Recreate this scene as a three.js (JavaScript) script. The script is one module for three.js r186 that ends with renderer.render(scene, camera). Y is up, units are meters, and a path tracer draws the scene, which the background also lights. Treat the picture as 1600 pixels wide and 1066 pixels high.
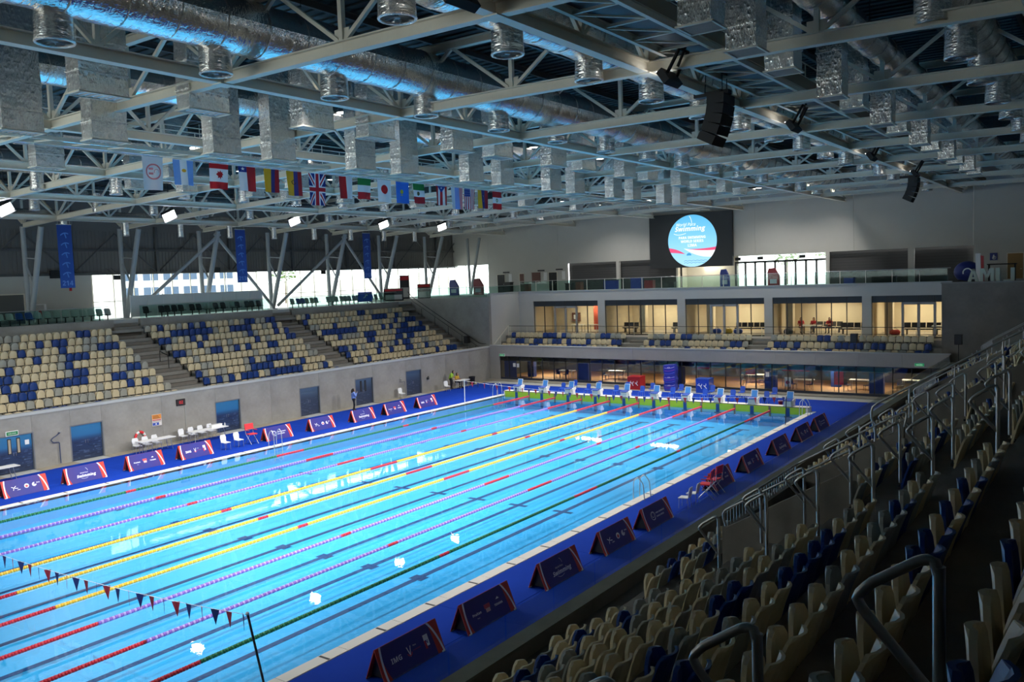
import * as THREE from 'three';
import { mergeGeometries } from 'three/addons/utils/BufferGeometryUtils.js';
import { MarchingCubes } from 'three/addons/objects/MarchingCubes.js';
import { RectAreaLightUniformsLib } from 'three/addons/lights/RectAreaLightUniformsLib.js';

// ------------------------------------------------------------------ camera, sky, lights, exposure
const scene = new THREE.Scene();
const camera = new THREE.PerspectiveCamera(43.14, 1600 / 1066, 0.1, 400);
camera.position.set(29.7486, 9.8253, 33.0907);
camera.rotation.set(-0.0742, 0.6178, -0.03645, 'YXZ');
camera.updateMatrixWorld();
const renderer = new THREE.WebGLRenderer({ antialias: true });
renderer.toneMapping = THREE.LinearToneMapping;
renderer.toneMappingExposure = 1.0;
renderer.shadowMap.enabled = true;
RectAreaLightUniformsLib.init();
scene.background = new THREE.Color().setRGB(5.0, 5.05, 5.1);      // bright overcast sky
scene.environment = null;
const FLOOD = 900, FLOOD_R = 1300, BAY = 330;                              // candela of the floodlights, yoke lights and high bay lamps

// ------------------------------------------------------------------ helpers
let seed = 7;
const rnd = () => { seed = (seed * 1664525 + 1013904223) >>> 0; return seed / 4294967296; };
const rr = (a, b) => a + (b - a) * rnd();
const V = (x, y, z) => new THREE.Vector3(x, y, z);
const used = new Map();
const numbered = (n) => { const k = used.get(n) ?? 0; used.set(n, k + 1); return k ? `${n}_${String(k).padStart(3, '0')}` : n; };
const ORD = ['front', 'second', 'third', 'fourth', 'fifth', 'sixth', 'seventh', 'eighth', 'ninth', 'tenth', 'eleventh', 'twelfth', 'thirteenth', 'fourteenth', 'fifteenth', 'sixteenth', 'seventeenth', 'eighteenth', 'nineteenth', 'twentieth'];
const ordinal = (i) => i === 0 ? 'first' : (ORD[i] ?? `${i + 1}th`);
function flat(g) { const o = g.index ? g.toNonIndexed() : g; for (const k of Object.keys(o.attributes)) if (!['position', 'normal', 'uv', 'color'].includes(k)) o.deleteAttribute(k); return o; }
function merge(list) { return list.length === 1 ? list[0] : mergeGeometries(list.map(flat), false); }
function bx(w, h, d, x = 0, y = 0, z = 0, ry = 0, rz = 0, rx = 0) {          // box with uv in metres
  const g = new THREE.BoxGeometry(w, h, d), uv = g.attributes.uv, s = [[d, h], [d, h], [w, d], [w, d], [w, h], [w, h]];
  for (let f = 0; f < 6; f++) for (let k = 0; k < 4; k++) uv.setXY(f * 4 + k, uv.getX(f * 4 + k) * s[f][0], uv.getY(f * 4 + k) * s[f][1]);
  if (rx) g.rotateX(rx); if (rz) g.rotateZ(rz); if (ry) g.rotateY(ry);
  return g.translate(x, y, z);
}
const span = (x0, x1, y0, y1, z0, z1) => bx(Math.abs(x1 - x0), Math.abs(y1 - y0), Math.abs(z1 - z0), (x0 + x1) / 2, (y0 + y1) / 2, (z0 + z1) / 2);
const UP = V(0, 1, 0);
function along(g, a, b) {                                                     // a geometry along +y from 0..len placed between a and b
  const d = b.clone().sub(a), q = new THREE.Quaternion().setFromUnitVectors(UP, d.clone().normalize());
  return g.applyQuaternion(q).translate((a.x + b.x) / 2, (a.y + b.y) / 2, (a.z + b.z) / 2);
}
const rod = (a, b, r, n = 6, r2 = r) => along(new THREE.CylinderGeometry(r2, r, a.distanceTo(b), n), a, b);
function bar(a, b, w, h) {                                                    // rectangular bar, h is measured upwards
  const L = a.distanceTo(b), m = new THREE.Matrix4(), z = b.clone().sub(a).normalize(), ref = Math.abs(z.y) > 0.98 ? V(1, 0, 0) : UP;
  const x = ref.clone().cross(z).normalize(), y = z.clone().cross(x);
  m.makeBasis(x, y, z).setPosition((a.x + b.x) / 2, (a.y + b.y) / 2, (a.z + b.z) / 2);
  return bx(w, h, L).applyMatrix4(m);
}
function ibeam(a, b, w, h, t = 0.035) {                                        // H section
  const L = a.distanceTo(b), m = new THREE.Matrix4(), z = b.clone().sub(a).normalize(), ref = Math.abs(z.y) > 0.98 ? V(1, 0, 0) : UP;
  const x = ref.clone().cross(z).normalize(), y = z.clone().cross(x);
  m.makeBasis(x, y, z).setPosition((a.x + b.x) / 2, (a.y + b.y) / 2, (a.z + b.z) / 2);
  return merge([bx(w, t, L, 0, h / 2 - t / 2), bx(w, t, L, 0, -h / 2 + t / 2), bx(t, h - 2 * t, L)]).applyMatrix4(m);
}
function tube(pts, r, n = 6, seg = 0, closed = false) {
  const c = new THREE.CatmullRomCurve3(pts, closed, 'catmullrom', 0.15);
  return new THREE.TubeGeometry(c, seg || pts.length * 5, r, n, closed);
}
function poly(pts, depth, bevel = 0) {                                        // extruded outline, in xy, centred on z
  const s = new THREE.Shape(pts.map(([x, y]) => new THREE.Vector2(x, y)));
  return new THREE.ExtrudeGeometry(s, { depth, bevelEnabled: bevel > 0, bevelSize: bevel, bevelThickness: bevel, bevelSegments: 1, steps: 1 }).translate(0, 0, -depth / 2);
}
const lathe = (pts, n = 16) => new THREE.LatheGeometry(pts.map(([x, y]) => new THREE.Vector2(x, y)), n);
function M(name, geo, mat, parent, label) {
  const m = new THREE.Mesh(Array.isArray(geo) ? merge(geo) : geo, mat); m.name = name; m.castShadow = m.receiveShadow = true;
  (parent ?? scene).add(m); if (label) m.userData.label = label; return m;
}
function tag(o, label, category, group) { o.userData = { ...o.userData, label, category }; if (group) o.userData.group = group; return o; }
function T(name, label, category, x = 0, y = 0, z = 0, ry = 0, group) {
  const o = new THREE.Group(); o.name = numbered(name); o.position.set(x, y, z); o.rotation.y = ry; scene.add(o); return tag(o, label, category, group);
}
function one(name, geo, mat, label, category, group) { return tag(M(numbered(name), geo, mat), label, category, group); }
function S(name, geo, mat) { const o = geo ? M(numbered(name), geo, mat) : new THREE.Group(); if (!geo) { o.name = numbered(name); scene.add(o); } o.userData.kind = 'structure'; return o; }
function copy(src, label, x, y, z, ry = 0, group) {
  const c = src.clone(); c.name = numbered(src.name.replace(/_\d{3}$/, '')); c.position.set(x, y, z); c.rotation.set(0, ry, 0); scene.add(c);
  c.userData = { ...src.userData, label }; if (group) c.userData.group = group; return c;
}

// ------------------------------------------------------------------ textures and materials
function noiseTex(n, fn, rx, ry, srgb = false) {
  const a = new Uint8Array(n * n * 4);
  for (let y = 0; y < n; y++) for (let x = 0; x < n; x++) { const c = fn(x / n, y / n); for (let k = 0; k < 3; k++) a[(y * n + x) * 4 + k] = Math.max(0, Math.min(255, (Array.isArray(c) ? c[k] : c) * 255)); a[(y * n + x) * 4 + 3] = 255; }
  const t = new THREE.DataTexture(a, n, n); t.wrapS = t.wrapT = THREE.RepeatWrapping; t.magFilter = THREE.LinearFilter; t.repeat.set(rx, ry); if (srgb) t.colorSpace = THREE.SRGBColorSpace; t.needsUpdate = true; return t;
}
function valueNoise(period, s) {                                              // tiling value noise
  const g = new Float32Array(period * period); let q = s; for (let i = 0; i < g.length; i++) { q = (q * 1664525 + 1013904223) >>> 0; g[i] = q / 4294967296; }
  return (u, v) => { const x = u * period, y = v * period, i = Math.floor(x), j = Math.floor(y), f = x - i, h = y - j, a = f * f * (3 - 2 * f), b = h * h * (3 - 2 * h), w = (m) => ((m % period) + period) % period;
    const G = (m, n) => g[w(n) * period + w(m)]; return (G(i, j) * (1 - a) + G(i + 1, j) * a) * (1 - b) + (G(i, j + 1) * (1 - a) + G(i + 1, j + 1) * a) * b; };
}
const n4 = valueNoise(4, 1), n9 = valueNoise(9, 2), n31 = valueNoise(31, 3), n90 = valueNoise(90, 4), n200 = valueNoise(200, 5);
const rgb = (r, g, b) => new THREE.Color().setRGB(r, g, b);
const mottle = (lo, hi, r = 0.25) => noiseTex(256, (u, v) => lo + (hi - lo) * (0.4 * n4(u, v) + 0.3 * n9(u, v) + 0.2 * n31(u, v) + 0.1 * n90(u, v)), r, r);
const concTex = mottle(0.62, 1.0, 0.22), grainTex = noiseTex(256, (u, v) => 0.5 * n90(u, v) + 0.5 * n200(u, v), 0.8, 0.8);
const ridge = (q) => 1 - Math.abs(2 * q - 1);
const foilBump = noiseTex(512, (u, v) => 0.5 * ridge(n9(u, (v * 2) % 1)) + 0.35 * ridge(n31(u, v)) + 0.15 * n90(u, v), 1, 1);
const MAT = (o) => new THREE.MeshStandardMaterial(o);
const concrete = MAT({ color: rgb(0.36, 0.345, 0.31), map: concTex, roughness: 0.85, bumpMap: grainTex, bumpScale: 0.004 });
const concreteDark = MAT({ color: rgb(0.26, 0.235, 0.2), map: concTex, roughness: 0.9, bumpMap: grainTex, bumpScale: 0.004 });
const concretePale = MAT({ color: rgb(0.48, 0.49, 0.47), map: mottle(0.88, 1, 0.15), roughness: 0.8 });
const plaster = MAT({ color: rgb(0.56, 0.55, 0.51), map: mottle(0.9, 1, 0.1), roughness: 0.9 });
const fasciaMat = MAT({ color: rgb(0.44, 0.41, 0.36), map: mottle(0.85, 1, 0.2), roughness: 0.8 });
const steel = MAT({ color: rgb(0.78, 0.74, 0.62), roughness: 0.5, metalness: 0.0, map: mottle(0.85, 1, 0.3) });
const steelDark = MAT({ color: rgb(0.09, 0.095, 0.095), roughness: 0.6 });
const columnMat = MAT({ color: rgb(0.36, 0.39, 0.40), roughness: 0.5 });
const foil = MAT({ color: rgb(0.88, 0.83, 0.77), roughness: 0.2, metalness: 0.92, bumpMap: foilBump, bumpScale: 0.016 });
const foilBox = MAT({ color: rgb(0.88, 0.85, 0.8), roughness: 0.24, metalness: 0.78, bumpMap: foilBump, bumpScale: 0.018 });
const grilleMat = MAT({ color: rgb(0.32, 0.33, 0.33), roughness: 0.6, metalness: 0.3 });
const deckRoof = MAT({ color: rgb(0.055, 0.075, 0.08), roughness: 0.7 });
const cladding = MAT({ color: rgb(0.17, 0.165, 0.155), roughness: 0.75 });
const stainless = MAT({ color: rgb(0.62, 0.62, 0.6), roughness: 0.28, metalness: 0.9 });
const railSteel = MAT({ color: rgb(0.5, 0.49, 0.47), roughness: 0.33, metalness: 0.9 });
const black = MAT({ color: rgb(0.008, 0.008, 0.009), roughness: 0.6 });
const darkGrey = MAT({ color: rgb(0.03, 0.032, 0.035), roughness: 0.6 });
const shutterMat = MAT({ color: rgb(0.06, 0.06, 0.062), roughness: 0.7 });
const white = MAT({ color: rgb(0.78, 0.78, 0.77), roughness: 0.45 });
const whiteGloss = MAT({ color: rgb(0.82, 0.82, 0.8), roughness: 0.2 });
const matBlue = new THREE.MeshPhysicalMaterial({ color: rgb(0.004, 0.042, 0.38), roughness: 0.9, specularIntensity: 0.25, bumpMap: grainTex, bumpScale: 0.003, map: mottle(0.85, 1, 0.3) });
const blueSeat = MAT({ color: rgb(0.012, 0.055, 0.26), roughness: 0.38 });
const creamSeat = MAT({ color: rgb(0.78, 0.66, 0.43), roughness: 0.42 });
const greySeat = MAT({ color: rgb(0.42, 0.42, 0.37), roughness: 0.42 });
const blueChair = MAT({ color: rgb(0.02, 0.10, 0.55), roughness: 0.35 });
const bluePlate = MAT({ color: rgb(0.06, 0.25, 0.62), roughness: 0.45 });
const red = MAT({ color: rgb(0.5, 0.015, 0.02), roughness: 0.45 });
const redBright = MAT({ color: rgb(0.75, 0.03, 0.04), roughness: 0.4 });
const brown = MAT({ color: rgb(0.14, 0.06, 0.045), roughness: 0.6 });
const oak = MAT({ color: rgb(0.38, 0.22, 0.08), roughness: 0.6 });
const poolTile = MAT({ color: rgb(0.03, 0.44, 0.86), roughness: 0.5, map: noiseTex(256, (u, v) => 0.94 + 0.06 * n31(u, v), 0.3, 0.3) });
const poolWallMat = MAT({ color: rgb(0.09, 0.38, 0.68), roughness: 0.5 });
const laneBlack = MAT({ color: rgb(0.0, 0.045, 0.17), roughness: 0.6 });
const padGreen = MAT({ color: rgb(0.36, 0.50, 0.015), roughness: 0.6 });
const gutterWhite = MAT({ color: rgb(0.74, 0.70, 0.64), roughness: 0.5 });
const glassClear = new THREE.MeshPhysicalMaterial({ color: rgb(0.93, 0.97, 0.96), transmission: 1, thickness: 0, roughness: 0.02, ior: 1.45 });
const glassGreen = new THREE.MeshPhysicalMaterial({ specularIntensity: 0.3, color: rgb(0.74, 0.88, 0.85), transmission: 1, thickness: 0, roughness: 0.03, ior: 1.5 });
const waterMat = new THREE.MeshPhysicalMaterial({ color: rgb(0.93, 0.98, 1), transmission: 1, thickness: 0, roughness: 0.015, ior: 1.33, bumpMap: noiseTex(512, (u, v) => 0.5 * n9(u, v) + 0.35 * n31(u, v) + 0.15 * n90(u, v), 1, 1), bumpScale: 0.0008 });
const glow = (r, g, b, e = 1) => MAT({ color: rgb(0.02, 0.02, 0.02), emissive: rgb(r, g, b), emissiveIntensity: e, roughness: 0.6 });
function canvasMat(w, h, draw, o = {}) {
  const c = document.createElement('canvas'); c.width = w; c.height = h; const k = c.getContext('2d'); draw(k, w, h);
  const t = new THREE.CanvasTexture(c); t.colorSpace = THREE.SRGBColorSpace; t.magFilter = THREE.LinearFilter;
  return o.emissive ? MAT({ color: rgb(0.01, 0.01, 0.01), emissive: rgb(1, 1, 1), emissiveMap: t, emissiveIntensity: o.emissive, roughness: 0.5 }) : MAT({ map: t, roughness: 0.6, ...o });
}
// ------------------------------------------------------------------ setting: pool basin and water
const PD = -1.08;                                                            // floor of the basin as it looks through the water
{
  const f = S('floor_pool', span(-12.7, 12.7, PD - 0.3, PD, -25, 26), poolTile);
  for (let i = 0; i < 10; i++) {
    const x = -11.25 + 2.5 * i, g = [span(x - 0.125, x + 0.125, PD, PD + 0.006, -23, 23)];
    for (const z of [-23, 0, 23]) g.push(span(x - 0.5, x + 0.5, PD + 0.001, PD + 0.008, z - 0.12, z + 0.12));
    for (const z of [-10, 10]) g.push(span(x - 0.3, x + 0.3, PD + 0.001, PD + 0.008, z - 0.22, z + 0.22));
    M('lane_line', g, laneBlack, f);
  }
  const w = S('wall_pool_left', span(-12.9, -12.5, PD - 0.3, -0.03, -25, 26), poolWallMat);
  S('wall_pool_right', span(12.5, 12.9, PD - 0.3, -0.03, -25, 26), poolWallMat);
  S('wall_pool_far', span(-12.9, 12.9, PD - 0.3, 0.0, -25.3, -25), poolWallMat);
  S('wall_pool_near', span(-12.9, 12.9, PD - 0.3, -0.03, 26, 26.3), poolWallMat);
  const wg = new THREE.PlaneGeometry(25, 51, 1, 1); wg.rotateX(-Math.PI / 2); const uv = wg.attributes.uv; for (let i = 0; i < 4; i++) uv.setXY(i, uv.getX(i) * 5, uv.getY(i) * 10);
  const wa = S('water_surface', wg.translate(0, -0.02, 0.5), waterMat);
  // gutter strips with drain slots
  for (const s of [-1, 1]) {
    const g = S(s < 0 ? 'trim_pool_left' : 'trim_pool_right');
    for (let z = -25; z < 26; z += 2.125) {
      M('gutter_tile', span(s * 12.5, s * 12.92, -0.14, 0.012, z, z + 2.1), gutterWhite, g);
      M('drain_slot', span(s * 12.53, s * 12.9, 0, 0.016, z + 0.62, z + 0.7), darkGrey, g);
    }
  }
}
// deck floor under blue competition mats laid in strips
{
  const f = S('floor_deck', [span(-20.7, -12.9, -0.3, -0.012, -33.4, 34), span(12.9, 20.1, -0.3, -0.012, -33.4, 34), span(-12.9, 12.9, -0.3, -0.012, -33.4, -25.3), span(-12.9, 12.9, -0.3, -0.012, 26.3, 34)], concretePale);
  const strip = (x0, x1, z0, z1) => { M('floor_mat', span(x0 + 0.008, x1 - 0.008, -0.012, 0.006, z0 + 0.008, z1 - 0.008), matBlue, f); };
  for (let z = -31; z < 33; z += 6.4) {
    for (const [a, b] of [[-19.2, -17.1], [-17.1, -15.0], [-15.0, -12.95], [12.95, 15.0], [15.0, 17.1], [17.1, 19.2]]) strip(a, b, z, Math.min(z + 6.4, 33));
  }
  for (let x = -12.95; x < 12.9; x += 4.32) { strip(x, x + 4.32, -31, -28.2); strip(x, x + 4.32, -28.2, -25.75); }
}
// raised far end: platform, touch pads, lane crosses
{
  const p = S('trim_platform', span(-12.6, 12.6, 0, 0.34, -25.75, -25.03), gutterWhite);
  M('trim_edge', span(-12.62, 12.62, 0.3, 0.345, -25.035, -25.0), darkGrey, p);
  for (let i = 0; i < 10; i++) {
    const x = -11.25 + 2.5 * i;
    const pad = T('touch_pad', i === 0 || i === 9 ? `yellow-green touch pad at the ${i ? 'ladder' : 'flag pole'} end of the far wall` : `yellow-green touch pad below the ${ordinal(i)} starting block from the left`, 'touch pad', x, 0, -25, 0, 'touch pads along the far pool wall');
    M('pad_panel', span(-1.17, 1.17, -0.16, 0.3, -0.0, 0.035), padGreen, pad);
    M('target_cross', [span(-0.13, 0.13, -0.9, 0.28, 0.035, 0.045), span(-0.26, 0.26, -0.42, -0.3, 0.035, 0.046)], laneBlack, pad);
    if (i < 9) M('lane_anchor', span(x + 1.19, x + 1.31, -0.4, 0.3, -25, -24.95), concreteDark, p);
  }
}
// ------------------------------------------------------------------ lane ropes
{
  const COL = { g: rgb(0.01, 0.13, 0.05), gw: rgb(0.03, 0.22, 0.10), p: rgb(0.26, 0.13, 0.55), pw: rgb(0.45, 0.34, 0.72), y: rgb(0.85, 0.5, 0.03), yw: rgb(0.9, 0.62, 0.1), r: rgb(0.55, 0.012, 0.035), rw: rgb(0.62, 0.04, 0.06) };
  const mats = Object.fromEntries(Object.entries(COL).map(([k, c]) => [k, MAT({ color: c, roughness: 0.35 })]));
  const disc = lathe([[0.02, -0.04], [0.058, -0.036], [0.064, 0], [0.058, 0.036], [0.02, 0.04]], 8).rotateX(Math.PI / 2);
  const seq = ['g', 'p', 'p', 'y', 'y', 'y', 'p', 'p', 'g'], word = { g: 'green', p: 'purple', y: 'yellow' };
  const where = ['nearest the left deck', 'second from the left deck', 'third from the left deck', 'leftmost of the three yellow', 'middle of the three yellow', 'rightmost of the three yellow', 'third from the right deck', 'second from the right deck', 'nearest the dark stand'];
  for (let i = 0; i < 9; i++) {
    const x = -10 + 2.5 * i, c = seq[i], bins = {};
    for (let z = -24.9, k = 0; z < 25.4; z += 0.088, k++) {
      const a = Math.abs(z), isRed = a > 20 || a < 1 || Math.abs(a - 10) < 0.28, key = (isRed ? 'r' : c) + (k % 2 ? 'w' : '');
      const sec = isRed ? (a > 20 ? (z < 0 ? 'red_end_floats_far' : 'red_end_floats') : a < 1 ? 'red_centre_floats' : 'red_marker_floats') : 'lane_floats';
      (bins[sec + '|' + key] ??= []).push(disc.clone().translate(0, 0, z));
    }
    const t = T('lane_rope', `${word[c]} floating lane rope, ${where[i]}${c === 'y' ? ' ropes' : ''}`, 'lane rope', x, 0.0, 0, 0, 'lane ropes across the pool');
    for (const [k, g] of Object.entries(bins)) { const m = M(k.split('|')[0].replace('_far', ''), g, mats[k.split('|')[1]], t); m.userData.kind = 'stuff'; }
    M('cable', rod(V(0, 0, -25), V(0, 0, 25.9), 0.012, 5), stainless, t);
  }
}
// ------------------------------------------------------------------ backstroke flag lines
{
  const pB = MAT({ color: rgb(0.01, 0.025, 0.16), roughness: 0.7, side: THREE.DoubleSide }), pR = MAT({ color: rgb(0.33, 0.02, 0.04), roughness: 0.7, side: THREE.DoubleSide });
  const tri = poly([[-0.12, 0], [0.12, 0], [0, -0.42]], 0.006), tri2 = poly([[-0.12, 0], [0.12, 0], [0.02, -0.42]], 0.006);
  function line(z, x0, y0, x1, y1, sag, label) {
    const t = T('pennant_line', label, 'pennants', x0, y0, z, 0), P = (k) => V((x1 - x0) * k, (y1 - y0) * k - sag * 4 * k * (1 - k), 0);
    const pts = []; for (let i = 0; i <= 24; i++) pts.push(P(i / 24)); M('cord', tube(pts, 0.008, 4, 48), white, t);
    const n = 42; for (let i = 0; i <= n; i++) { const p = P((i + 0.3) / (n + 0.6)), m = M('pennant', i % 2 ? tri : tri2, i % 2 ? pR : pB, t); m.position.copy(p); m.rotation.y = (i % 3 - 1) * 0.5; m.rotation.z = (i % 2 ? 0.05 : -0.06); }
  }
  line(20.05, 12.15, 1.72, -12.2, 1.7, 0.55, 'line of red and blue pennants crossing the near water');
  line(-20, 12.75, 1.78, -12.75, 1.76, 0.5, 'line of red and blue pennants in front of the starting blocks');
  const pole = (x, z, x2, z2, h, label, m) => { const t = T('flag_pole', label, 'pole', x, 0, z, 0, 'poles of the pennant lines'); M('post', rod(V(0, 0, 0), V(x2 - x, h, z2 - z), 0.03, 8), m, t); M('base_plate', lathe([[0, 0], [0.12, 0], [0.12, 0.03], [0.04, 0.05], [0, 0.05]], 10), stainless, t); M('cap', lathe([[0, -0.03], [0.045, -0.03], [0.045, 0.03], [0, 0.05]], 8).translate(x2 - x, h, z2 - z), white, t); };
  pole(12.65, 20.05, 12.15, 20.05, 1.75, 'dark slanting pole holding the near pennant line', darkGrey);
  pole(-12.7, -19.9, -12.75, -20, 1.8, 'white pole on the left deck holding the far pennants', white);
  pole(12.7, -19.9, 12.75, -20, 1.82, 'dark pole at the right pool edge holding the far pennants', darkGrey);
}
// ------------------------------------------------------------------ starting blocks, chairs behind them
{
  const mk = (label) => {
    const t = T('starting_block', label, 'starting block', 0, 0.34, 0, 0, 'starting blocks on the far platform');
    M('base', [span(-0.26, 0.26, 0, 0.4, 0.05, 0.32), span(-0.3, 0.3, 0, 0.05, -0.32, 0.34)], MAT({ color: rgb(0.45, 0.47, 0.45), roughness: 0.5 }), t, 'grey base with the lane number');
    M('side_panel', [poly([[-0.36, 0], [-0.05, 0], [0.06, 0.4], [-0.08, 0.46], [-0.42, 0.5], [-0.5, 0.38], [-0.34, 0.25]], 0.06, 0.012).rotateY(-Math.PI / 2).translate(0.3, 0, 0.04), poly([[-0.3, 0.3], [0.3, 0.36], [0.3, 0.42], [-0.4, 0.5]], 0.05).rotateY(-Math.PI / 2).translate(-0.27, 0, 0)], whiteGloss, t);
    M('top_plate', bx(0.5, 0.04, 0.72, 0, 0.46, -0.02, 0, 0, 0.16), MAT({ color: rgb(0.02, 0.06, 0.28), roughness: 0.8 }), t);
    M('back_plate', bx(0.42, 0.46, 0.035, 0.02, 0.72, -0.28, 0, 0, -0.28), bluePlate, t, 'light blue kick plate');
    M('plate_frame', [bx(0.03, 0.48, 0.05, -0.2, 0.72, -0.28, 0, 0, -0.28), bx(0.03, 0.48, 0.05, 0.24, 0.72, -0.28, 0, 0, -0.28), bx(0.46, 0.03, 0.05, 0.02, 0.95, -0.215 - 0.13, 0, 0, -0.28)], whiteGloss, t);
    M('handle', tube([V(-0.2, 0.34, 0.3), V(-0.2, 0.3, 0.36), V(0.2, 0.3, 0.36), V(0.2, 0.34, 0.3)], 0.012, 5), stainless, t);
    return t;
  };
  const b = mk('starting block at the left end of the row'); b.position.set(-11.3, 0.34, -25.35);
  for (let i = 1; i < 10; i++) copy(b, i === 9 ? 'starting block at the right end of the row, beside the ladder' : `${ordinal(i)} starting block from the left end of the row`, -11.3 + 2.5 * i, 0.34, -25.35, 0);
  // plastic chair used in several colours
  const seatGeo = [bx(0.42, 0.03, 0.42, 0, 0.44, 0.02, 0, 0, 0.05)], backG = poly([[-0.17, 0], [0.17, 0], [0.2, 0.28], [0.15, 0.42], [-0.15, 0.42], [-0.2, 0.28]], 0.025, 0.006).rotateX(-0.16).translate(0, 0.46, -0.2);
  globalThis.makeChair = (name, label, mat, legMat, group) => {
    const t = T(name, label, 'chair', 0, 0, 0, 0, group);
    M('seat', seatGeo[0], mat, t); M('backrest', backG, mat, t);
    for (const [x, z] of [[-0.18, 0.19], [0.18, 0.19], [-0.18, -0.18], [0.18, -0.18]]) M('leg', rod(V(x * 1.1, 0, z * 1.1), V(x, 0.43, z), 0.013, 6), legMat, t);
    return t;
  };
  const c0 = makeChair('plastic_chair', '', blueChair, stainless, 'blue timekeeper chairs behind the starting blocks');
  const A = [[-8.23, -27.3], [-5.89, -27.4], [-3.27, -27.4], [-1.09, -27.6], [1.48, -27.7], [4.05, -27.7], [6.22, -27.9], [8.72, -27.9]], B = [[-8.24, -29.2], [-5.92, -29.3], [-3.3, -29.4], [-1.1, -29.5], [1.31, -29.6], [3.82, -29.8], [6.16, -30], [8.6, -30.1]];
  [A, B].forEach((L, r) => L.forEach(([x, z], i) => { const l = `blue plastic chair, ${ordinal(i)} from the left in the ${r ? 'row nearer the glass' : 'row nearer the pool'}`; if (!r && !i) { c0.position.set(x, 0.006, z); c0.userData.label = l; } else copy(c0, l, x, 0.006, z, rr(-0.15, 0.15)); }));
  // bins and buckets between
  const bk = T('bucket', 'small red bucket on the floor beside the last blue chairs', 'bucket', 9.9, 0.006, -27.6); M('body', lathe([[0, 0], [0.13, 0], [0.17, 0.32], [0.16, 0.32], [0.12, 0.02]], 12), red, bk); M('rim', new THREE.TorusGeometry(0.17, 0.012, 5, 14).rotateX(Math.PI / 2).translate(0, 0.32, 0), white, bk);
}
// ladders
function ladder(label, x, z, s, h) {                                           // s: +1 deck lies towards +x
  const t = T('pool_ladder', label, 'ladder', x, 0, z, 0, 'steel pool ladders');
  for (const dz of [-0.3, 0.3]) M('rail', tube([V(-s * 0.12, -0.9, dz), V(-s * 0.12, 0.1, dz), V(-s * 0.08, h * 0.8, dz), V(s * 0.12, h, dz), V(s * 0.36, h * 0.72, dz), V(s * 0.42, 0.01, dz)], 0.024, 8, 30), stainless, t);
  for (const y of [-0.75, -0.5, -0.25]) M('rung', bx(0.09, 0.03, 0.6, -s * 0.12, y, 0), stainless, t);
}
ladder('curved steel ladder at the middle of the right pool edge', 12.62, -0.14, 1, 1.0);
ladder('curved steel ladder at the far right pool corner by the end starting block', 12.5, -24.1, 1, 1.1);
ladder('curved steel ladder at the left pool edge by the red umpire chair', -12.62, -1.2, -1, 1.0);
ladder('curved steel ladder at the far left pool corner by the first starting block', -12.5, -24.2, -1, 1.1);
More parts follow.
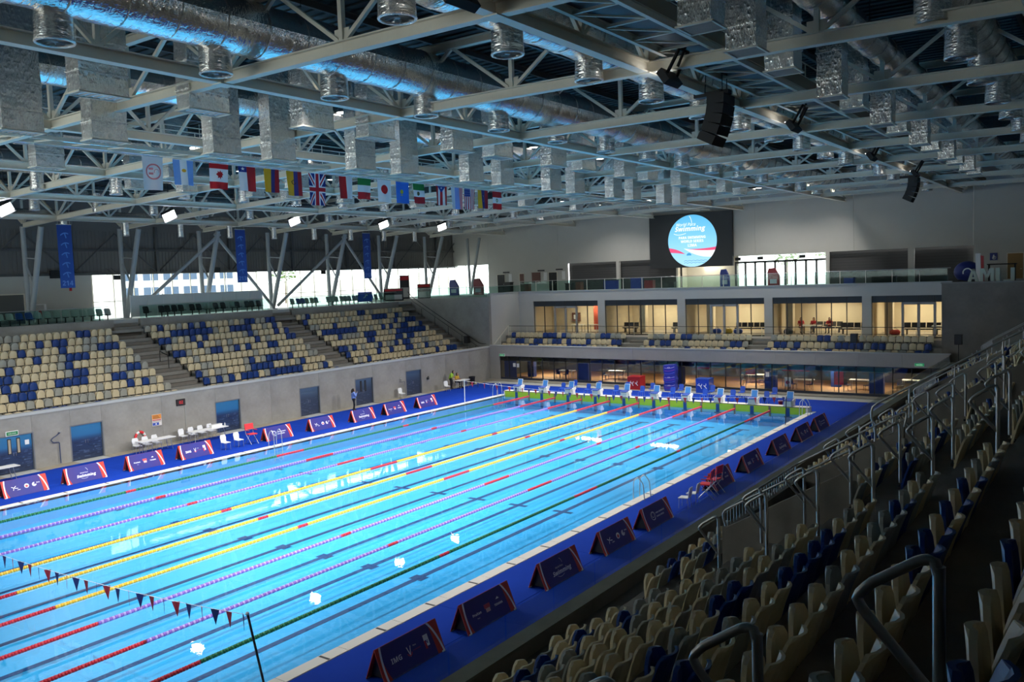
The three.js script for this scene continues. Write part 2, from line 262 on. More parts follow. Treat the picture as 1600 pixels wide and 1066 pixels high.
// ------------------------------------------------------------------ printed deck boards
const BT = {};
{
  const base = (k, w, h) => {
    const g = k.createLinearGradient(0, 0, w, 0); g.addColorStop(0, '#3a2a78'); g.addColorStop(0.5, '#2a2f86'); g.addColorStop(1, '#43297a'); k.fillStyle = g; k.fillRect(0, 0, w, h);
    k.fillStyle = '#c8382c'; k.beginPath(); k.moveTo(0, 0); k.lineTo(w * 0.075, 0); k.quadraticCurveTo(w * 0.04, h * 0.5, w * 0.13, h); k.lineTo(0, h); k.fill();
    k.beginPath(); k.moveTo(w, 0); k.lineTo(w * 0.84, 0); k.quadraticCurveTo(w * 0.87, h * 0.45, w * 0.88, h); k.lineTo(w, h); k.fill();
    k.strokeStyle = '#f2eef4'; k.lineWidth = w * 0.028; k.beginPath(); k.moveTo(w * 0.075, -5); k.quadraticCurveTo(w * 0.035, h * 0.45, w * 0.062, h + 5); k.stroke();
    k.beginPath(); k.moveTo(w * 0.83, -5); k.quadraticCurveTo(w * 0.94, h * 0.3, w * 0.985, h + 5); k.stroke();
  };
  const mk = (f) => canvasMat(768, 320, (k, w, h) => { base(k, w, h); k.fillStyle = '#fff'; k.strokeStyle = '#fff'; k.textAlign = 'center'; f(k, w, h); }, { roughness: 0.5 });
  BT.swim = mk((k, w, h) => { k.font = 'italic 30px sans-serif'; k.fillText('World Para', w * 0.46, h * 0.47); k.font = 'italic bold 72px sans-serif'; k.fillText('Swimming', w * 0.5, h * 0.7); k.lineWidth = 4; k.beginPath(); k.moveTo(w * 0.37, h * 0.74); k.quadraticCurveTo(w * 0.44, h * 0.86, w * 0.54, h * 0.75); k.stroke(); k.beginPath(); k.moveTo(w * 0.52, h * 0.16); k.quadraticCurveTo(w * 0.56, h * 0.2, w * 0.565, h * 0.34); k.stroke(); });
  BT.img = mk((k, w, h) => { k.font = 'bold 66px sans-serif'; k.fillText('IMG', w * 0.26, h * 0.6); k.lineWidth = 9; k.beginPath(); k.moveTo(w * 0.44, h * 0.36); k.lineTo(w * 0.47, h * 0.62); k.lineTo(w * 0.5, h * 0.36); k.stroke(); k.strokeStyle = '#d8404a'; k.beginPath(); k.arc(w * 0.47, h * 0.55, 26, 0, 3.1); k.stroke(); k.font = '20px sans-serif'; k.fillText('Para', w * 0.565, h * 0.42); k.fillStyle = '#d8404a'; k.fillText('movement', w * 0.59, h * 0.55); k.fillStyle = '#fff'; k.fillRect(w * 0.72, h * 0.28, 60, 110); k.fillStyle = '#c9303c'; k.fillRect(w * 0.72, h * 0.45, 26, 76); k.fillStyle = '#2a2f86'; k.font = 'bold 50px sans-serif'; k.fillText('N', w * 0.76, h * 0.55); });
  BT.logos = mk((k, w, h) => { k.lineWidth = 10; k.beginPath(); k.moveTo(w * 0.2, h * 0.42); k.lineTo(w * 0.25, h * 0.5); k.lineTo(w * 0.3, h * 0.4); k.moveTo(w * 0.25, h * 0.5); k.lineTo(w * 0.23, h * 0.64); k.moveTo(w * 0.27, h * 0.52); k.lineTo(w * 0.34, h * 0.55); k.stroke(); k.font = 'bold 22px sans-serif'; k.fillText('LIMA', w * 0.35, h * 0.66); k.beginPath(); k.arc(w * 0.53, h * 0.5, 40, 0, 7); k.fill(); k.fillStyle = '#c9505a'; k.beginPath(); k.arc(w * 0.53, h * 0.52, 24, 0, 7); k.fill(); k.lineWidth = 6; for (let r = 8; r < 36; r += 9) { k.beginPath(); k.arc(w * 0.7, h * 0.5, r, 0, 5); k.stroke(); } k.fillStyle = '#fff'; k.font = 'bold 26px sans-serif'; k.fillText('Perú', w * 0.79, h * 0.46); });
  BT.three = mk((k, w, h) => { k.font = 'bold 38px sans-serif'; k.fillText('Pruitan', w * 0.26, h * 0.56); k.font = '18px sans-serif'; k.fillText('Para', w * 0.27, h * 0.68); k.fillStyle = '#c9505a'; k.fillRect(w * 0.42, h * 0.36, 90, 46); k.fillStyle = '#e6b8b4'; k.fillRect(w * 0.44, h * 0.5, 64, 40); k.fillStyle = '#fff'; k.font = 'bold 34px sans-serif'; k.fillText('TOVARA', w * 0.7, h * 0.58); k.beginPath(); k.moveTo(w * 0.67, h * 0.38); k.lineTo(w * 0.71, h * 0.3); k.lineTo(w * 0.74, h * 0.38); k.fill(); });
  BT.circle = mk((k, w, h) => { k.lineWidth = 6; k.beginPath(); k.arc(w * 0.34, h * 0.5, 58, 0, 7); k.stroke(); k.beginPath(); k.arc(w * 0.34, h * 0.46, 36, 0, 7); k.stroke(); k.beginPath(); k.moveTo(w * 0.28, h * 0.62); k.quadraticCurveTo(w * 0.34, h * 0.74, w * 0.4, h * 0.6); k.stroke(); k.font = 'bold 30px sans-serif'; k.textAlign = 'left'; k.fillText('PARA SWIMMING', w * 0.45, h * 0.47); k.fillText('WORLD SERIES', w * 0.45, h * 0.63); });
}
const uvQuad = (w, h) => new THREE.PlaneGeometry(w, h);
function board(kind, x, z, s, len, label, ry = 0) {                            // s: +1 printed side towards +x
  const t = T('advertising_board', label, 'advertising board', x, 0.008, z, (s > 0 ? Math.PI / 2 : -Math.PI / 2) + ry, 'sponsor boards along the pool decks');
  const h = 0.86, a = Math.atan2(0.32, 0.8), L = Math.hypot(0.32, 0.8);
  for (const f of [1, -1]) {
    const p = M('board_panel', bx(len, L, 0.02), MAT({ color: rgb(0.42, 0.05, 0.04), roughness: 0.6 }), t); p.position.set(0, 0.4, f * 0.16); p.rotation.set(f > 0 ? -a : a, 0, 0, 'XYZ');
    const q = M('printed_sheet', uvQuad(len, L).translate(0, 0, 0.0115), BT[kind], p); if (f < 0) q.rotation.y = Math.PI;
  }
  M('end_gusset', [-1, 1].map((e) => poly([[-0.28, 0.05], [0.28, 0.05], [0.03, 0.72], [-0.03, 0.72]], 0.01).rotateY(Math.PI / 2).translate(e * (len / 2 - 0.15), 0, 0)), black, t);
  M('foot', [-1, 1].flatMap((e) => [1, -1].map((f) => bx(0.1, 0.03, 0.06, e * (len / 2 - 0.08), 0.015, f * 0.32))), white, t);
}
{
  const what = { swim: 'World Para Swimming board', img: 'IMG sponsor board', logos: 'board with three round white logos', three: 'board with two names and a crest', circle: 'board with a ring emblem' };
  const R = [['img', 17.3], ['three', 14.0], ['swim', 10.1], ['logos', 6.3], ['circle', 3.0], ['three', -3.7], ['img', -7.7], ['swim', -12.05], ['logos', -16.1], ['circle', -19.55]];
  R.forEach(([k, z], i) => board(k, 14.85, z, 1, 2.3, `purple ${what[k]}, ${ordinal(i)} along the right deck`));
  const L = [['logos', 12.9], ['swim', 9.85], ['three', 6.45], ['img', 3.25], ['circle', -2.8], ['logos', -6.5], ['swim', -10.4], ['three', -13.7], ['img', -17.3]];
  L.forEach(([k, z], i) => board(k, -14.55, z, 1, 2.15, `purple ${what[k]}, ${ordinal(i)} along the left deck`));
}
// ------------------------------------------------------------------ left deck furniture
{
  const c = makeChair('deck_chair', 'white plastic chair, left of the pair by the red umpire chair', white, stainless, 'white plastic chairs on the decks');
  c.position.set(-14.6, 0.006, 1.05); c.rotation.y = 1.57;
  const more = [[-14.6, 0.1, 1.57, 'white plastic chair, right of the pair by the red umpire chair'], [-18.9, 4.2, 1.5, 'white plastic chair at the left end of the table under the lifebuoy'], [-18.9, 3.55, 1.55, 'white plastic chair at the middle of the table under the lifebuoy'], [-18.9, 2.9, 1.6, 'white plastic chair at the right end of the table under the lifebuoy'],
    [-19.2, 0.85, 1.57, 'first white chair at the long table, directly under the red clock'], [-19.2, 0.15, 1.57, 'second white chair at the long table by the wall'], [-19.2, -0.55, 1.57, 'third white chair at the long table by the wall'], [-19.2, -1.25, 1.57, 'fourth white chair at the long table, nearest the mural door'],
    [-19.4, -19.9, 1.4, 'lone white plastic chair by the wall between two grey doors'], [-18.7, -25.0, 1.2, 'white plastic chair beside the man in the yellow-green vest'], [15.0, 0.35, 1.5, 'white chair with grey back, nearer of the pair on the right deck'], [15.0, -0.45, 1.5, 'white chair with grey back, farther of the pair on the right deck']];
  for (const [x, z, a, l] of more) copy(c, l, x, 0.006, z, x > 0 ? -a : a);
  const table = (label, x, z, len, ry = 0) => { const t = T('folding_table', label, 'table', x, 0.006, z, ry, 'white folding tables'); M('tabletop', bx(0.72, 0.04, len, 0, 0.73, 0), white, t); for (const s of [-1, 1]) for (const q of [-1, 1]) M('leg', rod(V(q * 0.28, 0, s * (len / 2 - 0.2)), V(q * 0.24, 0.71, s * (len / 2 - 0.32)), 0.016, 6), stainless, t); M('brace', [-1, 1].map((s) => rod(V(-0.26, 0.3, s * (len / 2 - 0.27)), V(0.26, 0.3, s * (len / 2 - 0.27)), 0.011, 5)), stainless, t); };
  table('white folding table below the lifebuoy and warning sign', -18.35, 3.3, 2.3); table('long white folding table against the wall between two mural doors', -18.4, -0.4, 2.7); table('white folding table at the double door on the near left', -18.6, 12.4, 2.2); table('small table with a seated official by the far left corner', -18.7, -27.1, 1.5);
  // papers, bottles on table
  const box = T('document_box', 'white box lying on the long table by the wall', 'box', -18.5, 0.76, -1.1); M('body', bx(0.25, 0.16, 0.8, 0, 0.08, 0), white, box); M('lid', bx(0.27, 0.03, 0.82, 0, 0.17, 0), whiteGloss, box);
  const bt = T('bottle', 'small clear bottle at the far end of the long table', 'bottle', -18.3, 0.756, -1.65); M('body', lathe([[0, 0], [0.035, 0], [0.035, 0.16], [0.014, 0.2], [0.014, 0.23], [0, 0.23]], 10), whiteGloss, bt); M('cap', lathe([[0, 0.23], [0.016, 0.23], [0.016, 0.25], [0, 0.25]], 8), bluePlate, bt);
  // lifebuoy
  const lb = T('lifebuoy', 'orange lifebuoy with white bands hung on the concrete wall', 'lifebuoy', -19.98, 0.75, 3.32, Math.PI / 2);
  for (let i = 0; i < 8; i++) { const a0 = i * Math.PI / 4 + (i % 2 ? 0 : 0.22), len = i % 2 ? Math.PI / 4 + 0.22 : Math.PI / 4 - 0.22; M(i % 2 ? 'ring_section' : 'white_band', new THREE.TorusGeometry(0.31, i % 2 ? 0.075 : 0.078, 8, 8, len).rotateZ(a0), i % 2 ? redBright : white, lb); }
  M('hook', rod(V(0, 0.4, -0.1), V(0, 0.4, 0.08), 0.02, 6), stainless, lb);
  const sg = T('safety_sign', 'orange and blue safety notice on the concrete wall above the lifebuoy', 'sign', -20.04, 1.62, 2.1, Math.PI / 2);
  M('sign_plate', bx(0.66, 0.72, 0.02), white, sg); M('printed_face', uvQuad(0.64, 0.7).translate(0, 0, 0.012), canvasMat(128, 140, (k, w, h) => { k.fillStyle = '#d9d3cd'; k.fillRect(0, 0, w, h); k.fillStyle = '#d98a3a'; k.fillRect(0, 0, w, 58); k.fillStyle = '#6b3d1c'; for (let i = 0; i < 3; i++) k.fillRect(14, 12 + i * 15, 70 + 12 * i, 6); k.fillStyle = '#c23b2a'; k.fillRect(4, 64, w - 8, 12); k.fillStyle = '#555'; k.fillRect(4, 82, w - 8, 3); k.fillRect(4, 90, w - 8, 3); k.fillStyle = '#2f4fa8'; k.fillRect(4, 102, 88, 34); k.fillStyle = '#fff'; k.beginPath(); k.arc(52, 119, 9, 0, 7); k.fill(); }), sg);
  const ck = T('wall_clock', 'black digital clock with red digits on the left wall', 'clock', -20.03, 2.5, 0.33, Math.PI / 2);
  M('case', bx(0.62, 0.42, 0.08), black, ck); M('display', uvQuad(0.56, 0.34).translate(0, 0, 0.043), canvasMat(128, 80, (k, w, h) => { k.fillStyle = '#200'; k.fillRect(0, 0, w, h); k.fillStyle = '#ff2020'; k.font = 'bold 58px monospace'; k.textAlign = 'center'; k.fillText('02', w / 2, 60); }, { emissive: 0.9 }), ck);
  M('conduit', [rod(V(0.3, -0.2, -0.02), V(0.3, -2.3, -0.02), 0.015, 5), rod(V(0.3, -0.2, -0.02), V(0.2, -0.1, -0.02), 0.015, 5)], concretePale, ck);
  const bin = T('waste_bin', 'black waste bin at the far end of the left wall', 'bin', -19.5, 0.006, -29.6); M('body', lathe([[0, 0], [0.22, 0], [0.3, 0.72], [0.27, 0.72], [0.2, 0.03]], 14), black, bin); M('rim', new THREE.TorusGeometry(0.3, 0.025, 5, 16).rotateX(Math.PI / 2).translate(0, 0.72, 0), darkGrey, bin);
  // umpire chairs (scissor-legged high chairs in red canvas)
  const ump = (label, x, z, ry) => {
    const t = T('umpire_chair', label, 'chair', x, 0.006, z, ry, 'red folding chairs on the decks');
    M('seat', bx(0.5, 0.05, 0.46, 0, 0.62, 0.05), redBright, t); M('backrest', poly([[-0.3, 0], [0.3, 0], [0.3, 0.34], [-0.3, 0.34]], 0.03, 0.01).rotateX(-0.12).translate(0, 0.9, -0.22), redBright, t);
    for (const s of [-1, 1]) { M('leg', rod(V(s * 0.27, 0, -0.34), V(s * 0.27, 0.62, 0.24), 0.018, 6), stainless, t); M('leg', rod(V(s * 0.25, 0, 0.34), V(s * 0.25, 0.62, -0.22), 0.018, 6), stainless, t); M('upright', rod(V(s * 0.27, 0.6, -0.2), V(s * 0.27, 1.24, -0.28), 0.018, 6), stainless, t); M('armrest', bx(0.06, 0.03, 0.42, s * 0.28, 0.86, -0.02), red, t); }
  };
  ump('red folding chair on crossed legs on the left deck', -14.7, -0.95, 1.5); ump('red folding chair on crossed legs on the right deck, nearer of two', 15.2, -1.5, -1.4); ump('second red folding chair on the right deck, half behind the first', 15.15, -2.5, -1.7);
  // podium cubes and inflatable totem in front of the glass
  const bird = (bg, fg) => canvasMat(192, 160, (k, w, h) => { k.fillStyle = bg; k.fillRect(0, 0, w, h); k.strokeStyle = fg; k.fillStyle = fg; k.lineWidth = 12; k.lineCap = 'round'; k.beginPath(); k.moveTo(24, 66); k.lineTo(60, 72); k.lineTo(84, 108); k.moveTo(60, 76); k.quadraticCurveTo(80, 88, 88, 56); k.moveTo(120, 70); k.quadraticCurveTo(132, 92, 150, 62); k.moveTo(134, 84); k.lineTo(158, 104); k.stroke(); k.beginPath(); k.arc(46, 52, 7, 0, 7); k.arc(150, 50, 6, 0, 7); k.fill(); });
  const cube = (label, x, z, w, h, m, bg, fg) => { const t = T('podium_cube', label, 'display cube', x, 0.0, z, 0.05, 'display cubes by the glass wall'); M('body', bx(w, h, w, 0, h / 2, 0), m, t); const q = bird(bg, fg); M('printed_face', uvQuad(w * 0.96, h * 0.94).translate(0, h / 2, w / 2 + 0.006), q, t); M('top_panel', bx(w + 0.03, 0.05, w + 0.03, 0, h + 0.02, 0), m, t); };
  cube('red display cube with a white swimmer emblem', -3.75, -32.0, 1.12, 1.05, red, '#b3131a', '#f4f0ee'); cube('blue display cube with a white swimmer emblem', 2.35, -32.0, 1.1, 1.1, blueChair, '#1f4fd0', '#ffffff');
  const tot = T('totem_sign', 'tall stacked blue and pink totem sign between the display cubes', 'totem', -0.6, 0.0, -32.0, 0.1);
  const tex = canvasMat(128, 256, (k, w, h) => { k.fillStyle = '#2a36b8'; k.fillRect(0, 0, w, h); for (const [y, c] of [[30, '#e9d6ea'], [110, '#c05ab8'], [190, '#6f86e8']]) { k.strokeStyle = c; k.lineWidth = 10; k.beginPath(); k.moveTo(0, y + 40); k.quadraticCurveTo(w * 0.5, y + 70, w, y); k.stroke(); } k.fillStyle = '#efe2ee'; k.beginPath(); k.arc(54, 60, 18, 0, 7); k.fill(); k.fillStyle = '#2a36b8'; k.beginPath(); k.arc(54, 60, 9, 0, 7); k.fill(); });
  [[0, 0.62], [0.62, 0.68], [1.3, 0.86]].forEach(([y, h], i) => { const p = M('totem_block', poly([[-0.44, 0], [0.44, 0], [0.52, h * 0.5], [0.42, h], [-0.5, h * 0.92], [-0.52, h * 0.4]], 0.5, 0.03).translate(0, y, 0), MAT({ color: rgb(0.03, 0.05, 0.42), roughness: 0.5 }), tot); M('printed_face', uvQuad(0.86, h * 0.85).translate(0, y + h / 2, 0.29), tex, p); });
}
// ------------------------------------------------------------------ left wall with doors
const mural = canvasMat(128, 160, (k, w, h) => { const g = k.createLinearGradient(0, 0, 0, h); g.addColorStop(0, '#2f7fb0'); g.addColorStop(0.3, '#25689c'); g.addColorStop(0.45, '#22365c'); g.addColorStop(1, '#23304a'); k.fillStyle = g; k.fillRect(0, 0, w, h); k.globalAlpha = 0.3; for (let i = 0; i < 60; i++) { k.fillStyle = i % 2 ? '#7a8fb4' : '#101828'; k.fillRect(rr(0, w), rr(h * 0.42, h), rr(4, 26), rr(2, 6)); } k.globalAlpha = 1; }, { roughness: 0.4 });
const muralGrey = canvasMat(128, 160, (k, w, h) => { const g = k.createLinearGradient(0, 0, 0, h); g.addColorStop(0, '#56708a'); g.addColorStop(0.4, '#3a4659'); g.addColorStop(1, '#333a4d'); k.fillStyle = g; k.fillRect(0, 0, w, h); k.globalAlpha = 0.2; for (let i = 0; i < 40; i++) { k.fillStyle = '#8090a8'; k.fillRect(rr(0, w), rr(h * 0.4, h), rr(4, 26), rr(2, 5)); } k.globalAlpha = 1; }, { roughness: 0.35 });
{
  const doors = [[11.6, 9.69, 2], [7.52, 5.64, 0], [-2.33, -4.25, 0], [-9.65, -11.51, 1], [-15.34, -17.25, 3], [-21.3, -23.2, 1]];
  const w = S('wall_left'), X = -20.1, TOP = 3.1;
  let z = 34;
  const panel = (z0, z1, y0, y1) => { const n = Math.max(1, Math.round(Math.abs(z1 - z0) / 3.2)); for (let i = 0; i < n; i++) { const a = z0 + (z1 - z0) * i / n, b = z0 + (z1 - z0) * (i + 1) / n; M('panel', span(X - 0.25, X, y0, y1, a - 0.004, b + 0.004), concrete, w); } };
  for (const [a, b] of doors) { panel(z, a, 0, TOP); panel(a, b, 2.08, TOP); z = b; } panel(z, -33.4, 0, TOP);
  M('backing', span(X - 0.5, X - 0.25, 0, TOP, -33.4, 34), concreteDark, w);
  M('coping', span(X - 0.34, X + 0.05, TOP, TOP + 0.16, -33.4, 34), concretePale, w);
  S('trim_skirting', doors.reduce((l, d, i) => { const z0 = i ? doors[i - 1][1] : 34; l.push(span(X, X + 0.9, -0.01, 0.012, z0, d[0])); return l; }, [span(X, X + 0.9, -0.01, 0.012, -23.2, -33.4)]), MAT({ color: rgb(0.42, 0.37, 0.28), roughness: 0.8, map: concTex }));
  doors.forEach(([a, b, kind], i) => {
    const d = S(`door_${i + 1}`, span(X - 0.22, X - 0.16, 0.01, 2.08, a, b), kind === 1 || kind === 3 ? muralGrey : mural), W = a - b;
    d.geometry.dispose(); d.geometry = new THREE.PlaneGeometry(W, 2.07).rotateY(Math.PI / 2).translate(X - 0.14, 1.04, (a + b) / 2);
    M('door_leaf', [span(X - 0.2, X - 0.15, 0.01, 2.08, a, (a + b) / 2 + 0.004), span(X - 0.2, X - 0.15, 0.01, 2.08, (a + b) / 2 - 0.004, b)], MAT({ color: rgb(0.03, 0.05, 0.09), roughness: 0.5 }), d);
    M('door_frame', [span(X - 0.22, X + 0.012, 0, 2.14, a, a + 0.07), span(X - 0.22, X + 0.012, 0, 2.14, b - 0.07, b), span(X - 0.22, X + 0.012, 2.07, 2.14, a, b)], MAT({ color: rgb(0.16, 0.17, 0.18), roughness: 0.4 }), d);
    if (kind >= 2) for (const s of [-1, 1]) { M('vision_panel', span(X - 0.145, X - 0.125, 1.05, 1.92, (a + b) / 2 + s * 0.24 - 0.1, (a + b) / 2 + s * 0.24 + 0.1), black, d); M('vision_glass', span(X - 0.13, X - 0.118, 1.1, 1.87, (a + b) / 2 + s * 0.24 - 0.06, (a + b) / 2 + s * 0.24 + 0.06), kind === 2 ? glow(0.42, 0.36, 0.28, 0.8) : darkGrey, d); }
    M('door_handle', [-1, 1].map((s) => rod(V(X - 0.1, 0.95, (a + b) / 2 + s * 0.07), V(X - 0.1, 1.15, (a + b) / 2 + s * 0.07), 0.014, 6)), stainless, d);
  });
  const notice = one('door_notice', bx(0.02, 0.26, 0.22, -20.22, 1.6, 9.95), white, 'small pale notice on the near left double door', 'notice');
  const ex = (label, x, y, z, ry) => { const t = T('exit_sign', label, 'exit sign', x, y, z, ry, 'green exit signs'); M('case', bx(0.66, 0.26, 0.08), white, t); M('lit_face', uvQuad(0.6, 0.2).translate(0, 0, 0.043), canvasMat(128, 48, (k, w, h) => { k.fillStyle = '#0a9a55'; k.fillRect(0, 0, w, h); k.fillStyle = '#eafff2'; k.font = 'bold 26px sans-serif'; k.textAlign = 'center'; k.fillText('SALIDA', w / 2, 34); }, { emissive: 0.55 }), t); };
  ex('green exit sign above the near left double door', -20.03, 2.24, 10.8, Math.PI / 2); ex('green exit sign over the far left glass door', -18.6, 2.42, -33.235, 0); ex('green exit sign at the right end of the far balcony edge', 18.0, 2.55, -33.235, 0);
  // wall-hung hand shower pipe
  const sh = T('shower_pipe', 'bent dark blue shower pipe on the wall beside a mural door', 'shower', -19.98, 0, 8.35, Math.PI / 2); M('pipe', tube([V(0.12, 1.85, 0.02), V(-0.1, 1.72, 0.05), V(-0.3, 1.62, 0.05), V(-0.42, 1.5, 0.05), V(-0.3, 1.36, 0.05), V(-0.02, 1.33, 0.05), V(0.04, 1.25, 0.04), V(0.05, 0.1, 0.03)], 0.028, 6, 60), MAT({ color: rgb(0.03, 0.05, 0.12), roughness: 0.4 }), sh); M('shower_head', lathe([[0, 0], [0.07, 0.02], [0.05, 0.07], [0, 0.08]], 10).translate(0.12, 1.84, 0.02), stainless, sh);
  const sh2 = T('shower_pipe', 'bent grey shower pipe beside the last grey door on the left wall', 'shower', -19.98, 0, -20.75, Math.PI / 2); M('pipe', tube([V(-0.3, 1.55, 0.02), V(-0.3, 1.3, 0.05), V(0.15, 1.3, 0.05), V(0.2, 0.1, 0.03)], 0.026, 6, 40), MAT({ color: rgb(0.14, 0.15, 0.16), roughness: 0.4 }), sh2); M('shower_head', lathe([[0, 0], [0.06, 0.02], [0.04, 0.07], [0, 0.08]], 10).translate(-0.3, 1.55, 0.02), stainless, sh2);
  const dp = one('dispenser_box', merge([bx(0.12, 0.2, 0.2, -20.02, 1.2, -24.0), bx(0.06, 0.06, 0.12, -20.02, 1.36, -24.05)]), darkGrey, 'small dark dispenser box right of the last grey door', 'dispenser');
}
// ------------------------------------------------------------------ seating terraces
// seats: {x,y,z,ry,c,info}; local seat faces +x, back at x = 0
const shell = (rows, th, bend) => {                                          // curved moulded panel: rows [y, half width, x], bent forward at its sides
  const W = 5, K = 0.93, pos = [], idx = [], n = rows.length, at = (i, j, s) => ((s * n + i) * W + j);
  for (const s of [0, 1]) for (const [y, w, x] of rows) for (let j = 0; j < W; j++) { const q = j / (W - 1) * 2 - 1; pos.push(x + s * th + bend * q * q, y, K * w * q); }
  const quad = (a, b, c, d) => idx.push(a, b, c, a, c, d);
  for (let i = 0; i + 1 < n; i++) { for (let j = 0; j + 1 < W; j++) { quad(at(i, j, 0), at(i, j + 1, 0), at(i + 1, j + 1, 0), at(i + 1, j, 0)); quad(at(i, j, 1), at(i + 1, j, 1), at(i + 1, j + 1, 1), at(i, j + 1, 1)); } quad(at(i, 0, 0), at(i + 1, 0, 0), at(i + 1, 0, 1), at(i, 0, 1)); quad(at(i, W - 1, 0), at(i, W - 1, 1), at(i + 1, W - 1, 1), at(i + 1, W - 1, 0)); }
  for (let j = 0; j + 1 < W; j++) { quad(at(0, j, 0), at(0, j, 1), at(0, j + 1, 1), at(0, j + 1, 0)); quad(at(n - 1, j, 0), at(n - 1, j + 1, 0), at(n - 1, j + 1, 1), at(n - 1, j, 1)); }
  const g = new THREE.BufferGeometry(); g.setAttribute('position', new THREE.Float32BufferAttribute(pos, 3)); g.setAttribute('uv', new THREE.Float32BufferAttribute(new Float32Array(pos.length / 3 * 2), 2)); g.setIndex(idx); const f = g.toNonIndexed(); f.computeVertexNormals(); return f;
};
const seatBack = shell([[0.32, 0.2, 0.07], [0.42, 0.25, 0.045], [0.62, 0.258, -0.01], [0.76, 0.25, -0.06], [0.82, 0.225, -0.085], [0.85, 0.15, -0.097]], 0.03, 0.06);
const seatPan = shell([[0.36, 0.19, 0.13], [0.46, 0.235, 0.135], [0.62, 0.24, 0.145], [0.74, 0.21, 0.155], [0.81, 0.15, 0.165], [0.835, 0.07, 0.17]], 0.04, -0.035);
const seatPanOpen = bx(0.42, 0.045, 0.44, 0.24, 0.42, 0);
const seatLeg = merge([bx(0.05, 0.4, 0.07, 0.08, 0.2, 0), bx(0.2, 0.05, 0.36, 0.1, 0.37, 0), bx(0.14, 0.02, 0.12, 0.08, 0.01, 0)]);
const SEATS = [];
const COLORS = ['cream', 'grey', 'blue'], SMAT = [creamSeat, greySeat, blueSeat];
let blueRun = 0, pseed = 99;
function pickColour() { pseed = (pseed + 0x6d2b79f5) >>> 0; let h = Math.imul(pseed ^ (pseed >>> 15), pseed | 1); h ^= h + Math.imul(h ^ (h >>> 7), h | 61); const q = ((h ^ (h >>> 14)) >>> 0) / 4294967296; if (blueRun > 0) { blueRun--; return 2; } if (q < 0.185) { blueRun = q < 0.012 ? 3 : q < 0.06 ? 1 : 0; return 2; } return q < 0.42 ? 1 : 0; }
function terrace(name, rows, runs, mat, alongZ, dir) {                        // rows: [front, back, y]; runs: stretches along
  const t = S(name);
  rows.forEach(([f, b, y], i) => { for (const [a, e] of runs) M('step', alongZ ? span(f, b, y - 0.75, y, a, e) : span(a, e, y - 0.75, y, f, b), mat, t); });
  return t;
}
{ // left stand
  const rows = [], X = (k) => -21.65 - 0.85 * k, Y = (k) => 2.3 + 0.45 * k;
  for (let k = 0; k < 10; k++) rows.push([X(k) + 0.8, X(k) - 0.05, Y(k)]);
  rows[0][0] = -20.4;
  const t = terrace('floor_stand_left', rows, [[34, -33.3]], concrete, true);
  const aisles = [[13.5, 11.4], [-0.9, -3.0], [-15.3, -17.4], [-31.3, -33.2]];
  for (const [a, b] of aisles) for (let k = 0; k < 10; k++) M('stair_step', span(X(k) + 0.38, X(k) - 0.05, Y(k), Y(k) + 0.22, a, b), concreteDark, t);
  M('back_wall', [[34, -1.1], [-3.2, -15.4], [-17.5, -31.2]].map(([a, b]) => span(-29.75, -30.05, 6.3, 7.75, a, b)), concrete, t);
  M('landing', span(-29.35, -31, 6.8, 7.0, 34, -33.3), concrete, t);
  for (const [a, b] of aisles) M('stair_step', [0, 1, 2].map((i) => span(-29.4 - 0.4 * i, -31, 6.8, 7.0 + 0.23 * (i + 1), a, b)), concreteDark, t);
  const blocks = [[11.2, -0.85, 'nearest the camera'], [-3.05, -15.2, 'between the two stairways'], [-17.45, -31.15, 'at the far end']];
  blocks.forEach(([a, b, nm], bi) => { for (let k = 0; k < 10; k++) { const n = Math.floor((a - b) / 0.525), off = ((a - b) - n * 0.525) / 2; for (let i = 0; i < n; i++) SEATS.push({ x: X(k), y: Y(k), z: a - off - 0.26 - i * 0.525, ry: 0, c: pickColour(), d: `${ORD[k]} row of the sunlit left stand, block ${nm}`, i }); } });
  // end wall of the stand, with the sloping stair rail
  const w = S('wall_stand_end', [span(-36, -20.1, 2.3, 7.95, -33.4, -33.75)], concrete); S('floor_under_concourse', [span(-30.1, -36.2, 0, 7.28, 34, -48)], concreteDark); S('floor_base', span(-60, 60, -2, -1.6, 60, -60), concreteDark);
  const r = T('stair_handrail', 'dark sloping handrail down the far end stairs of the left stand', 'handrail', 0, 0, -33.15); const P = [V(-30.2, 8.7, 0), V(-29.4, 8.0, 0), V(-21.4, 3.6, 0), V(-20.4, 3.5, 0)];
  M('rail', tube(P, 0.03, 6, 60), darkGrey, r); M('rail', tube(P.map((p) => p.clone().add(V(0, -0.4, 0))), 0.02, 6, 60), darkGrey, r); for (let k = 0; k < 10; k += 2) M('post', rod(V(X(k), Y(k), 0), V(X(k), Y(k) + 1.05, 0), 0.022, 6), darkGrey, r);
  // short black handrail on the first stairway
  const h = T('stair_handrail', 'short black handrail halfway up the first left stairway', 'handrail', -25.2, 4.5, -2.0); M('rail', [rod(V(-0.5, 1.0, 0), V(0.5, 0.72, 0), 0.03, 6), rod(V(0.5, 0.72, 0), V(0.5, -0.3, 0), 0.03, 6), rod(V(-0.5, 1.0, 0), V(-0.5, 0.2, 0), 0.03, 6)], black, h);
}
